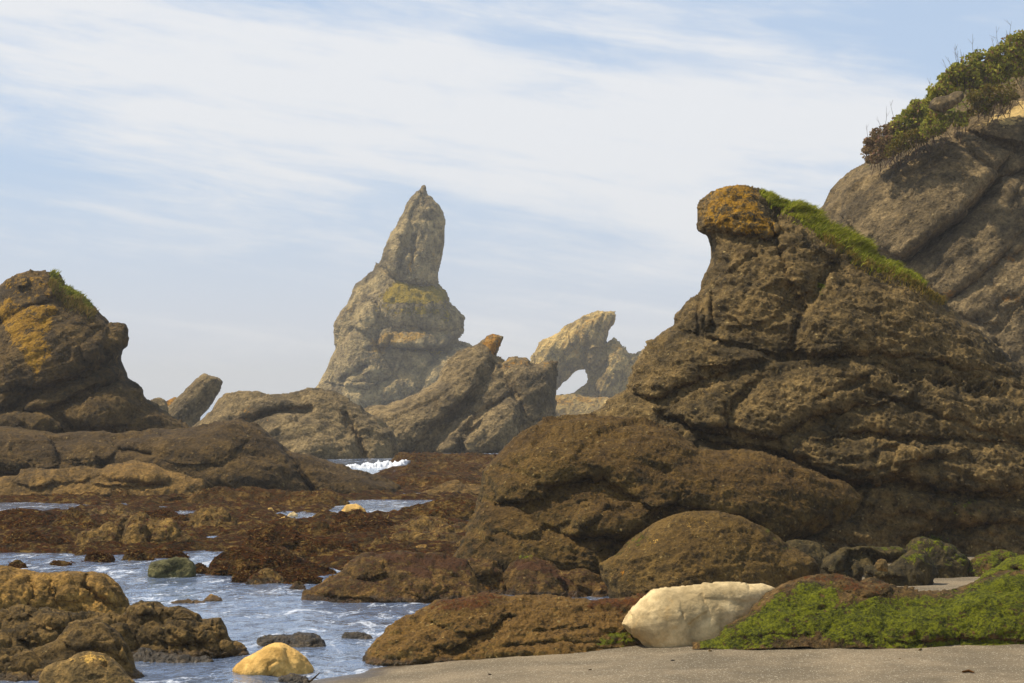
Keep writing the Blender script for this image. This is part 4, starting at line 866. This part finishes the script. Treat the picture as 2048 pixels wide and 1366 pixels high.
sculpt('ledge_rock', 'cracked brown crag running from the golden ledge into the water', P('240,1235 262,1212 282,1202 300,1202 312,1205 323,1215 340,1216 352,1211 371,1217 393,1230 400,1240 420,1237 438,1236 449,1251 460,1280 475,1284 490,1291 501,1306 500,1312 520,1400 440,1420 250,1420 230,1300'), M['grey'], vb=1316, s=1.9, vcut=1335, thick=70, lean=0.55, rough=2.4, p=0.42,
       lobes=[(P('265,1212 300,1202 325,1216 320,1232 280,1232'), 18, 0.42), (P('325,1218 352,1211 372,1220 395,1234 380,1240 340,1238'), 14, 0.42), (P('300,1265 330,1240 380,1235 440,1238 452,1262 430,1285 380,1290 330,1290'), 26, 0.4, (0, -0.1)), (P('400,1290 455,1275 495,1292 500,1312 420,1318'), 18, 0.42), (P('330,1290 400,1292 410,1318 340,1320'), 14, 0.42)],
       creases=[(P('430,1240 425,1258 400,1270'), 3, 8), (P('385,1262 400,1290'), 3, 8), (P('340,1262 370,1290 380,1300'), 4, 9)], blocks=[(48, 11), (22, 3)], lump=(28, 4), pebble=1.2)
sculpt('ledge_rock', 'dark broken stones at the water foot of the lower left outcrop', P('255,1320 280,1296 320,1305 350,1308 380,1312 410,1312 425,1318 430,1400 250,1400'), M['dark'], vb=1324, s=1.9, vcut=1340, thick=30, lean=0.6, blocks=[(20, 6)], lump=(20, 4))
sculpt('boulder', 'round golden yellow boulder standing in the shallow channel', P('468,1347 468,1338 475,1329 488,1318 501,1310 527,1295 540,1288 549,1285 560,1285 568,1288 594,1303 612,1317 622,1330 627,1338 625,1348 610,1400 480,1400'), M['yellow'], vb=1351, s=1.7, vcut=1375, thick=62, lean=0.15, p=0.42, rough=1.0, pebble=0.15, grain=0.45, lump=(44, 4),
       lobes=[(P('470,1340 500,1312 549,1287 570,1292 575,1330 540,1352 480,1352'), 10, 0.4, (-0.2, 0))], creases=[(P('535,1345 538,1330 550,1322'), 3, 4), (P('572,1300 585,1330 600,1348'), 8, 6)])
sculpt('water_rock', 'flat black rock awash behind the yellow boulder', P('515,1276 523,1272 550,1270 579,1269 600,1266 623,1265 638,1272 648,1283 652,1292 650,1340 520,1340'), M['dark'], vb=1295, s=1.8, thick=26, lean=0.7, rough=1.5, blocks=[(26, 3)], vcut=1310)
sculpt('water_rock', 'small wet rock awash left of the long low brown rock', P('684,1274 690,1266 710,1263 728,1265 742,1270 750,1280 748,1310 684,1310'), M['dark'], vb=1280, s=1.7, thick=16, lean=0.6, vcut=1292)
sculpt('water_rock', 'wet dark stone touching the near side of the yellow boulder', P('556,1362 563,1352 580,1347 598,1349 612,1354 618,1362 618,1400 556,1400'), M['dark'], vb=1366, s=1.6, thick=18, lean=0.4, vcut=1385)
sculpt('water_rock', 'square green grey boulder standing in the channel', P('630,560 632,535 640,522 700,508 780,500 800,505 825,530 833,545 833,585 835,680 630,680', 7), M['green'], vb=1156, s=1.7, thick=36, lean=0.2, p=0.32, rough=1.4, vcut=1170, lump=(30, 4), pebble=0.3, lobes=[(P('632,540 640,522 700,510 740,545 660,585 632,580', 7), 8, 0.35)], creases=[(P('660,545 720,560 790,530', 7), 6, 5)])
sculpt('water_rock', 'sandy coloured rounded rock just breaking the water in mid channel', P('403,1206 409,1196 420,1190 432,1190 442,1195 449,1206 449,1240 403,1240'), M['tan'], vb=1203, s=1.6, thick=12, lean=0.8, vcut=1215)
sculpt('water_rock', 'low sandy bar awash left of the sandy coloured rock', P('340,1206 350,1201 372,1199 395,1200 410,1204 416,1210 410,1240 340,1240'), M['tan'], vb=1205, s=1.6, thick=6, lean=0.5, vcut=1212)

# ------------------------------------------------------------------ reef rocks: (label, outline, frame, foot row, material, extras)
def reef(label, pts, fr, vb, mat, name='reef_rock', **kw):
    a = P(pts, fr); w_ = a[:, 0].max() - a[:, 0].min()
    a = np.concatenate([[[a[0, 0] - 4, vb + 6]], a, [[a[-1, 0] + 4, vb + 6], [a[-1, 0], vb + 6 + 0.6 * w_], [a[0, 0], vb + 6 + 0.6 * w_]]]).astype(np.float32)
    d = dict(s=2.0, lean=1.0, rough=2.6, lump=(max(18, w_ * 0.28), max(2.5, w_ * 0.05)), blocks=[(max(14, w_ * 0.3), 3.2), (11, 1.2)], pebble=1.3, grain=1.6, fuzz=0.8, vcut=vb + 12, zb=0.02, thick=0.24 * w_, ridge=2)
    d['weed'] = {'reef_red': 800, 'reef': 320, 'reef_far': 260, 'reef_tan': 60}.get(mat, 0)
    d.update(kw)
    return sculpt(name, label, a, M[mat], vb=vb, **d)
reef('round shouldered tan reef rock standing at the far edge of the channel', '955,620 965,540 985,460 1010,380 1060,345 1120,335 1170,370 1220,400 1300,385 1350,400 1400,460 1470,500 1520,560 1530,620', 10, 1099, 'reef_tan', lean=0.7, lobes=[(P('960,600 985,470 1060,350 1140,400 1180,520 1160,610', 10), 16, 0.42), (P('1180,560 1240,420 1340,400 1400,480 1380,560', 10), 10, 0.42)])
reef('brown reef rock sloping left of the round shouldered tan rock', '590,590 620,510 700,460 780,440 870,410 960,370 1000,390 980,470 965,600', 10, 1097, 'reef_tan', lean=0.9)
reef('weed covered reef rock at the left end of the far channel bank', '0,600 20,540 60,505 100,485 180,480 300,490 400,520 470,545 560,570 620,600', 10, 1100, 'reef_red', lobes=[(P('10,600 60,510 140,500 150,600', 10), 10, 0.42)])
reef('low mixed brown reef rock behind the left channel bank', '380,480 420,410 500,330 560,300 640,320 720,380 800,420 840,450', 10, 1068, 'reef', lean=1.4)
reef('long red weedy reef rock at the left edge below the green pool', '-100,400 0,320 120,300 260,310 380,330 440,380 480,440', 10, 1062, 'reef_red', lean=1.6)
reef('golden topped weedy reef rock right of the green pool', '700,320 760,290 850,280 950,290 1020,330 1080,360', 10, 1036, 'reef_tan', lean=1.5)
reef('reddish weedy reef rock behind the round shouldered tan rock', '1090,340 1180,315 1280,310 1380,330 1450,370 1500,400', 10, 1050, 'reef_red', lean=1.4)
reef('rounded tan reef rock near the middle of the reef', '1490,400 1530,330 1590,295 1660,285 1740,300 1800,340 1850,390 1880,440', 10, 1058, 'reef_tan', lean=0.8)
reef('wide orange brown reef rock along the ridge foot', '1280,240 1380,210 1520,190 1640,155 1760,150 1850,170 1960,160 2040,165 2130,170 2350,190 2600,220 2750,260', 10, 1012, 'reef_far', lean=1.6)
reef('long red brown reef ledge under the pale tan slab', '590,190 700,150 850,130 1000,120 1130,125 1250,150 1320,190 1360,230', 10, 1000, 'reef_far', lean=1.8)
reef('low purple brown reef rock behind the green pool', '160,230 220,210 280,195 380,180 500,175 600,200 700,230', 10, 1001, 'reef_far', lean=1.8)
reef('dark weedy reef rock in the centre of the reef', '380,330 460,300 560,290 650,310 720,340 780,400 800,470', 9, 1098, 'reef_red', lean=1.2)
reef('broad weedy reef rock below the two small tan stones', '500,300 560,275 650,280 740,275 820,270 900,300 960,350 990,400', 9, 1075, 'reef', lean=1.0)
reef('dark red weedy reef mound below the round tan stone', '940,250 1000,215 1080,200 1160,210 1240,240 1320,270 1400,300 1420,340', 9, 1068, 'reef_red', lean=1.3)
reef('tall weedy reef mound beside the huge boulder', '1300,240 1400,190 1500,155 1560,160 1640,130 1740,125 1860,135 1920,180 1960,260', 9, 1040, 'reef', lean=1.2, lobes=[(P('1530,240 1600,170 1740,140 1860,180 1880,250', 9), 12, 0.42)])
reef('tan ribbed reef rock left of the huge boulder', '1280,350 1360,310 1440,265 1540,240 1640,235 1720,260 1840,300 1900,350', 9, 1070, 'reef_tan', lean=1.3, strata=(4, 10, 3, 8))
reef('flat topped tan reef rock below the ribbed reef rock', '1280,420 1340,360 1440,345 1560,350 1700,340 1800,370 1850,430', 9, 1090, 'reef_tan', lean=0.9)
reef('small pointed tan reef rock left of the flat topped one', '1165,470 1190,430 1240,385 1290,375 1320,400 1340,450 1350,480', 9, 1105, 'reef_tan', lean=0.6)
reef('round tan reef rock touching the foot of the huge boulder', '1720,470 1740,420 1790,395 1850,400 1880,440 1890,480', 9, 1106, 'reef_tan', lean=0.6)
reef('small pale tan stone beside the purple weed patch', '1487,470 1492,440 1520,428 1560,430 1580,450 1585,475', 9, 1103, 'tan', lean=0.4, fuzz=0.2)
reef('brown reef rock with a lumpy tan top near the reef centre', '580,440 590,380 630,355 700,352 760,375 900,375 1000,390 1100,430 1170,480 1200,520', 9, 1115, 'reef_red', lean=1.0, lobes=[(P('590,430 600,370 690,355 720,400 680,440', 9), 14, 0.42)])
reef('two humped weedy reef rock in the middle of the near reef', '700,520 730,440 770,400 820,420 860,440 920,470 960,510 990,560', 9, 1122, 'reef', lean=0.9)
reef('large domed weed draped rock at the near channel bank', '115,600 150,540 190,490 260,455 340,450 440,455 560,470 640,500 740,540 860,560 960,590 1000,640', 9, 1150, 'reef_red', lean=0.8, lobes=[(P('120,600 200,520 320,520 400,590 380,640 140,640', 9), 16, 0.42), (P('340,520 440,505 520,540 500,590 410,580', 9), 10, 0.42)],
     masks={'ochre': [(P('120,610 200,520 320,520 400,600 380,640', 9), 14, 0.12)]})
reef('conical tan rock in front of the domed weed draped rock', '370,670 420,630 460,590 520,582 560,600 600,640 650,680', 9, 1167, 'reef_tan', lean=0.7)
reef('red weed covered low rock left of the conical tan rock', '275,650 310,625 380,605 440,600 470,630 420,660', 9, 1161, 'reef_red', lean=0.9)
reef('red weed covered low rock right of the conical tan rock', '560,600 640,590 740,620 840,630 880,650 860,680 760,690', 9, 1166, 'reef_red', lean=1.2)
reef('small round brown stone at the tip of the near reef', '650,705 670,680 700,668 735,668 755,690 762,712', 9, 1176, 'brown', lean=0.4)
reef('tan humped rock behind the domed weed draped rock', '520,470 560,440 620,440 680,470 740,500 760,540', 9, 1128, 'reef_tan', lean=1.0)
# reef rocks out in the water
reef('red weedy rock awash left of the square green grey boulder', '665,700 690,660 720,640 760,640 800,655 880,670 900,685', 10, 1120, 'reef_red', lean=0.9)
reef('tan humped rock awash behind the square green grey boulder', '965,690 985,650 1040,630 1100,628 1160,650 1210,690', 10, 1118, 'reef', lean=0.7)
reef('long red weedy rock awash above the square green grey boulder', '1190,680 1230,630 1300,615 1370,640 1440,650 1480,680', 10, 1114, 'reef_red', lean=0.9)
reef('tiny red weedy rock touching the square green grey boulder', '1520,780 1530,745 1570,730 1620,745 1640,770', 10, 1144, 'reef_red', lean=0.7)
reef('small dark weedy rock in the water near the left edge', '55,770 75,735 120,710 170,712 205,740 212,765', 10, 1135, 'reef', lean=0.5)
reef('tiny flat weedy rock in open water near the left edge', '412,738 430,718 465,706 500,715 560,730 570,740', 10, 1128, 'reef', lean=0.8)
reef('small tan peak at the far channel edge beside the red weedy rock', '715,620 730,595 760,585 790,600 800,625', 10, 1100, 'reef', lean=0.6)
# stones on the reef
reef('round tan stone shining beside the far pool', '682,1020 690,1012 700,1007 712,1007 724,1013 731,1020', 0, 1022, 'yellow', name='reef_stone', lean=0.5, pebble=0.2, fuzz=0, blocks=None, rough=1.0)
reef('small tan stone on the reef left of the white stone', '531,1022 536,1017 544,1016 549,1022', 0, 1024, 'yellow', name='reef_stone', lean=0.4, fuzz=0, blocks=None, rough=0.8)
reef('small pale wedge shaped stone lowest of the tan reef stones', '553,1041 560,1035 568,1032 575,1037 581,1041', 0, 1041, 'yellow', name='reef_stone', lean=0.4, fuzz=0, blocks=None, rough=0.8)
reef('small whitish stone on the reef beside the thin pool', '576,1031 580,1025 587,1022 593,1027 595,1031', 0, 1031, 'white', name='reef_stone', lean=0.4, fuzz=0, blocks=None, rough=0.8)
# low rocks near the breaking wave
reef('flat purple brown rock behind the breaking wave', '780,925 800,912 850,908 900,910 960,908 1010,912', 0, 930, 'reef_far', lean=2.2)
reef('flat purple brown rock right of the breaking wave', '790,945 830,930 880,926 960,930 1010,940', 0, 950, 'reef_far', lean=2.2)
reef('low brown rock between the wave and the far pool', '760,975 800,955 860,950 930,952 1000,960', 0, 978, 'reef_far', lean=2.0)
reef('smooth tan slab beside the far pool', '845,990 867,977 890,968 925,967 970,970 1000,980', 0, 993, 'slabtan', lean=1.2, lobes=[(P('867,985 900,970 960,970 960,990'), 10, 0.42)])

# ------------------------------------------------------------------ plants
rs = np.random.RandomState(11)
def leaves(points, size, up=0.3):
    """small diamond leaves at points, one quad each"""
    n = len(points); d = rs.normal(size=(n, 3)); d[:, 2] += up; d /= np.linalg.norm(d, axis=1)[:, None]
    e = np.cross(d, rs.normal(size=(n, 3))); e /= np.linalg.norm(e, axis=1)[:, None]
    L = size * rs.uniform(0.6, 1.4, (n, 1)); W = L * 0.38
    v = np.stack([points - d * L * 0.5, points + e * W, points + d * L * 0.5, points - e * W], 1).reshape(-1, 3)
    return v, np.arange(4 * n).reshape(-1, 4)

def shrub(label, pts, fr, Y, mat, n=2600, leaf=0.10, depth=0.9, twigs=26, tall=0):
    poly = P(pts, fr); lo, hi = poly.min(0), poly.max(0)
    root = bpy.data.objects.new('shrub', None); col.objects.link(root)
    c = at((lo[0] + hi[0]) / 2, hi[1], Y); root.location = c
    tag(root, label, 'shrub', 'shrubs along the cliff top')
    # clumps of leaves through the volume
    nc = max(14, int((hi[0] - lo[0]) * (hi[1] - lo[1]) / 70))
    cu = rs.uniform(lo[0], hi[0], nc * 6).astype(np.float32); cv = rs.uniform(lo[1], hi[1], nc * 6).astype(np.float32)
    ok = sdist(cu, cv, poly) > -1; cu, cv = cu[ok][:nc], cv[ok][:nc]; nc = len(cu)
    cd = rs.uniform(-depth, depth * 0.7, nc); cr = rs.uniform(0.10, 0.26, nc) * Y / 75
    C = np.stack(at(cu, cv, Y + cd), 1)
    n = int(n * 1.9); k = rs.randint(0, nc, n); off = rs.normal(size=(n, 3)); off /= np.linalg.norm(off, axis=1)[:, None]
    pp = C[k] + off * (cr[k] * rs.uniform(0.45, 1.05, n) ** 0.5)[:, None] * np.array([1.15, 1.15, 0.8])
    v, q = leaves(pp, leaf * 1.12, 0.5)
    mesh_obj('foliage', v, q, M[mat], smooth=False, parent=root)
    paths = []
    for i in range(twigs):
        t = C[rs.randint(nc)]; b = np.array([t[0] + rs.normal() * 0.25, t[1] + 0.1, t[2] - rs.uniform(0.3, 0.8)])
        e = t + np.array([rs.normal() * 0.12, rs.normal() * 0.1, rs.uniform(0.05, 0.22)])
        m_ = (b + e) / 2 + rs.normal(size=3) * 0.07
        paths.append((np.array([b, m_, e]), (0.014, 0.010, 0.004)))
    for i in range(tall):
        j = rs.randint(nc); t = C[j]; h_ = rs.uniform(0.35, 0.8)
        e = t + np.array([rs.normal() * 0.14 - 0.05, 0, h_ + 0.25]); m_ = (t + e) / 2 + rs.normal(size=3) * 0.03
        paths.append((np.array([t, m_, e]), (0.008, 0.006, 0.003)))
        for _ in range(2):
            s_ = m_ + (e - m_) * rs.uniform(0, 0.6); e2 = s_ + np.array([rs.normal() * 0.12, 0, rs.uniform(0.1, 0.25)])
            paths.append((np.array([s_, (s_ + e2) / 2, e2]), (0.004, 0.003, 0.002)))
    v, q = tubes(paths, 4); mesh_obj('branches', v, q, M['twig'], parent=root)
    return root
CY = 73.0
shrub('reddish brown shrub at the lowest left end of the cliff top', '640,890 635,790 650,745 700,705 760,690 800,720 790,790 740,850 680,880', 4, CY, 'leaf_red', 2600, 0.085, 0.9, 50, 4)
shrub('yellow green shrub just above the reddish brown shrub', '780,770 790,680 850,600 900,560 960,555 990,620 960,680 880,740', 4, CY, 'leaf', 3000, 0.10, 0.9, 30, 2)
shrub('low green shrub under the dark overhanging block', '940,730 980,640 1040,620 1120,630 1180,620 1170,690 1060,720', 4, 71.0, 'leaf', 1800, 0.09, 0.5, 20)
shrub('green shrub growing over the dark overhanging block', '950,560 990,490 1060,420 1120,370 1180,400 1180,480 1100,510 1010,540', 4, CY, 'leaf', 3000, 0.10, 0.9, 30, 8)
shrub('tall olive shrub above the dark overhanging block', '1120,370 1180,320 1260,290 1310,300 1330,400 1320,480 1240,490 1180,480', 4, CY, 'leaf', 3000, 0.10, 0.9, 40, 10)
shrub('bright green shrub with bare twigs at the upper right corner', '1310,300 1360,240 1440,195 1497,190 1520,300 1500,400 1400,430 1330,440', 4, CY, 'leaf', 3200, 0.10, 0.9, 40, 16)
shrub('green shrub at the right edge highest on the cliff', '1497,200 1560,165 1640,150 1680,200 1660,340 1600,380 1520,400', 4, CY + 1, 'leaf', 3600, 0.11, 1.2, 40, 14)
shrub('dry yellowish scrub below the bright green shrub', '1190,560 1230,490 1330,470 1450,470 1460,520 1380,580 1290,610 1200,640', 4, 71.3, 'leaf_dry', 2200, 0.075, 0.4, 40)
shrub('brown dry scrub along the rim under the yellow green shrub', '740,850 800,770 900,720 1000,700 1010,730 900,780 800,830', 4, 71.8, 'leaf_dry', 1800, 0.07, 0.4, 40)

def blades(name, label, surf, line, wid, n, L, mat, lean=(0.25, 0.0), cat='grass', thin=0.012, hang=0.0):
    """a mat of blades on the surface of a rock, along a line in the photo"""
    A = np.asarray(line, np.float32); seg = np.linalg.norm(np.diff(A, axis=0), axis=1); cum = np.concatenate([[0], np.cumsum(seg)])
    t = rs.uniform(0, cum[-1], n * 2); i = np.clip(np.searchsorted(cum, t) - 1, 0, len(seg) - 1); f = (t - cum[i]) / seg[i]
    p0 = A[i] + (A[i + 1] - A[i]) * f[:, None]
    u = p0[:, 0] + rs.normal(size=len(t)) * 2; v = p0[:, 1] + np.abs(rs.normal(size=len(t))) * wid * np.interp(t / cum[-1], [0, 0.12, 0.5, 0.88, 1], [0.3, 0.8, 1, 0.8, 0.3])
    Wp, ok = surf(u, v); Wp = Wp[ok][:n]; m = len(Wp)
    if hang: Wp = Wp + np.array([0, 1, 0]) * rs.uniform(0, hang, (m, 1))
    d = np.stack([rs.normal(size=m) * 0.35 + lean[0], rs.normal(size=m) * 0.35 - 0.1, np.ones(m)], 1); d /= np.linalg.norm(d, axis=1)[:, None]
    clump = 0.65 + 0.7 * (fbm((Wp / (L * 1.5)).astype(np.float32), 2) + 0.3)
    ln = L * rs.uniform(0.5, 1.15, m) * np.clip(clump, 0.35, 1.4)
    side = np.cross(d, rs.normal(size=(m, 3))); side /= np.linalg.norm(side, axis=1)[:, None]; side *= thin
    droop = np.stack([rs.normal(size=m) * 0.3 + lean[0], rs.normal(size=m) * 0.3, -0.25 * np.ones(m)], 1)
    base = Wp - d * L * 0.12; mid_ = base + d * (ln * 0.55)[:, None]; tip = mid_ + (d * 0.5 + droop * 0.45) * ln[:, None]
    V = np.stack([base - side, base + side, mid_ + side * 0.7, mid_ - side * 0.7, tip], 1).reshape(-1, 3)
    b = np.arange(m) * 5
    T = np.concatenate([np.stack([b, b + 1, b + 2], 1), np.stack([b, b + 2, b + 3], 1), np.stack([b + 3, b + 2, b + 4], 1)])
    o = mesh_obj(name, V, T, M[mat], smooth=False); tag(o, label, cat, kind='stuff'); return o
blades('grass', 'lush green grass along the back of the great crag', crag_surf, P('1525,384 1560,402 1600,416 1650,452 1700,484 1750,514 1800,538 1850,566'), 12, 17000, 0.15, 'grass', (0.35, 0))
blades('grass', 'thick tuft of tall green grass high on the crag slope', crag_surf, P('1585,416 1620,428 1660,458 1700,486 1740,508'), 8, 11000, 0.25, 'grass', (0.4, 0))
blades('grass', 'yellowing dry grass fringe under the crag grass', crag_surf, P('1640,470 1690,502 1720,520 1780,545 1840,575 1890,605'), 9, 3500, 0.12, 'grass_dry', (0.1, 0))
blades('grass', 'green grass on the peak of the left headland', head_surf, P('104,548 116,566 140,582 160,594 186,616'), 7, 3600, 0.26, 'grass', (0.3, 0), thin=0.02)
blades('grass', 'dry grass fringe below the green grass of the headland', head_surf, P('100,570 130,590 160,605 192,626'), 10, 1500, 0.30, 'grass_dry', (0.2, 0), thin=0.02)

# pebbles and scraps on the sand
def pebble_mesh(seed):
    import bmesh
    bm = bmesh.new(); bmesh.ops.create_icosphere(bm, subdivisions=2, radius=1.0)
    for v_ in bm.verts:
        q_ = np.array([[v_.co.x, v_.co.y, v_.co.z]], np.float32) * 0.9 + seed * 5
        v_.co *= 1 + 0.35 * float(fbm(q_, 2)[0])
    me = bpy.data.meshes.new('pebble'); bm.to_mesh(me); bm.free()
    me.polygons.foreach_set('use_smooth', np.ones(len(me.polygons), bool)); return me
PB = []
for i_, mn in enumerate(('dark', 'tanstone', 'brown')):
    me = pebble_mesh(i_ + 1); me.materials.append(M[mn]); PB.append(me)
spots = [(1345, 1322), (1420, 1302), (1585, 1286), (1660, 1290), (1840, 1300), (1180, 1340), (980, 1350), (1800, 1318)]
for i_, (pu_, pv_) in enumerate(spots):
    Yp = 20.8
    for _ in range(12): Yp = (EYE - float(sand_z(np.array((pu_ - 1024) / F * Yp), np.array(Yp)))) * F / (pv_ - HZ)
    x_, y_, z_ = at(pu_, pv_, Yp); r_ = rs.uniform(0.010, 0.022)
    o = bpy.data.objects.new('pebble', PB[i_ % 3]); col.objects.link(o); o.location = (x_, y_, z_ + r_ * 0.2)
    o.scale = (r_ * 1.5, r_ * 1.2, r_ * 0.7); o.rotation_euler = (rs.normal() * 0.2, rs.normal() * 0.2, rs.uniform(0, 6.28))
    tag(o, 'tiny pebble lying on the sand near the foot of the rocks', 'pebble', 'pebbles on the sand')
def on_sand(pu_, pv_):
    Yp = 20.8
    for _ in range(12): Yp = (EYE - float(sand_z(np.array((pu_ - 1024) / F * Yp), np.array(Yp)))) * F / (pv_ - HZ)
    return np.array(at(pu_, pv_, Yp)) + np.array([0, 0, 0.012])
v, q = tubes([(np.array([on_sand(1868, 1291), on_sand(1890, 1290), on_sand(1912, 1291)]), (0.005, 0.007, 0.004))], 5)
tag(mesh_obj('driftwood_stick', v, q, M['wood']), 'thin reddish stick lying on the sand below the mossy rock', 'stick')
v, q = tubes([(np.array([on_sand(1925, 1346), on_sand(1938, 1344), on_sand(1948, 1347)]), (0.010, 0.015, 0.006))], 5)
tag(mesh_obj('kelp_scrap', v, q, M['weed']), 'small red brown kelp scrap on the sand at lower right', 'kelp')

# twig of driftwood by the yellow boulder
v, q = tubes([(np.array([at(618, 1364, 20.7), at(628, 1356, 20.8), at(640, 1345, 20.9)]) + np.array([0, 0, 0.0]), (0.012, 0.010, 0.004)),
              (np.array([at(628, 1356, 20.8), at(632, 1356, 20.8), at(637, 1358, 20.78)]), (0.006, 0.005, 0.003))], 6)
tag(mesh_obj('driftwood_twig', v, q, M['wood']), 'thin dark driftwood twig at the water edge by the yellow boulder', 'twig')

# red brown seaweed lying over the reef: uncountable fronds
g = bpy.data.objects['reef'].data; gc = np.zeros(len(g.vertices) * 3, np.float32); g.vertices.foreach_get('co', gc); gc = gc.reshape(-1, 3)
okk = (gc[:, 2] > 0.02) & (perlin((gc / np.array([1.6, 2.6, 1])).astype(np.float32) + 3) > 0.0); gc = gc[okk]
gi = rs.randint(0, len(gc), 3500); WEED.append((gc[gi], np.full(3500, 0.0100)))
wp = np.concatenate([a for a, _ in WEED]); wk = np.concatenate([b for _, b in WEED]); m = len(wp)
L = (wk * rs.uniform(4, 11, m))[:, None]
d = rs.normal(size=(m, 3)) * np.array([1, 0.8, 0.35]) + np.array([0, -0.5, -0.25]); d /= np.linalg.norm(d, axis=1)[:, None]
e = np.cross(d, np.array([0, -0.4, 1.0]) + rs.normal(size=(m, 3)) * 0.4); e /= np.linalg.norm(e, axis=1)[:, None]
b0 = wp + rs.normal(size=(m, 3)) * wk[:, None] * np.array([2, 2, 0.3]) + np.array([0, 0, 1]) * wk[:, None] * 0.8
V = np.stack([b0 - e * L * 0.12, b0 + e * L * 0.12, b0 + d * L * 0.6 + e * L * 0.16 + np.array([0, 0, 0.1]) * L, b0 + d * L], 1).reshape(-1, 3)
tag(mesh_obj('seaweed', V, np.arange(4 * m).reshape(-1, 4), M['weed'], smooth=False), 'red brown seaweed draped over the reef rocks', 'seaweed', kind='stuff')

# ------------------------------------------------------------------ breaking wave and haze
def foam(label, pts, Y, depth, lump):
    o, _, _ = sculpt('breaking_wave', label, P(pts), M['foam'], Y=Y, s=1.6, thick=depth, lean=1.6, lump=lump, rough=3.0, pebble=0, grain=2.4, ridge=4, cat='wave', vcut=950, fuzz=1.5)
    return o
wave = foam('white breaking wave splashing among the far reef rocks', '655,946 675,934 700,929 720,930 735,924 745,927 756,919 764,925 775,920 790,924 806,920 820,924 812,931 795,934 788,942 790,990 660,990', 88, 14, (16, 4))
foam('thin line of white surf left of the breaking wave foot', '640,948 660,940 690,936 700,944 700,980 640,980', 86, 8, (12, 2))


hz = bpy.data.materials.new('sea_haze'); hz.use_nodes = True; nt = NT(hz.node_tree)
pv = nt.n('ShaderNodeVolumePrincipled'); pv.inputs['Color'].default_value = (0.97, 0.95, 0.92, 1); pv.inputs['Density'].default_value = 0.00056
o_ = nt.n('ShaderNodeOutputMaterial'); nt.l(pv.outputs[0], o_.inputs['Volume'])
x0, x1, y0, y1, z0, z1 = -2950, 2950, -80, 3150, -2.0, 48.0
bv = [(x, y, z) for x in (x0, x1) for y in (y0, y1) for z in (z0, z1)]
o = mesh_obj('haze', bv, [(0, 1, 3, 2), (4, 6, 7, 5), (0, 4, 5, 1), (2, 3, 7, 6), (0, 2, 6, 4), (1, 5, 7, 3)], hz, smooth=False)
tag(o, 'pale sea haze filling the air over the shore', 'haze', kind='stuff')
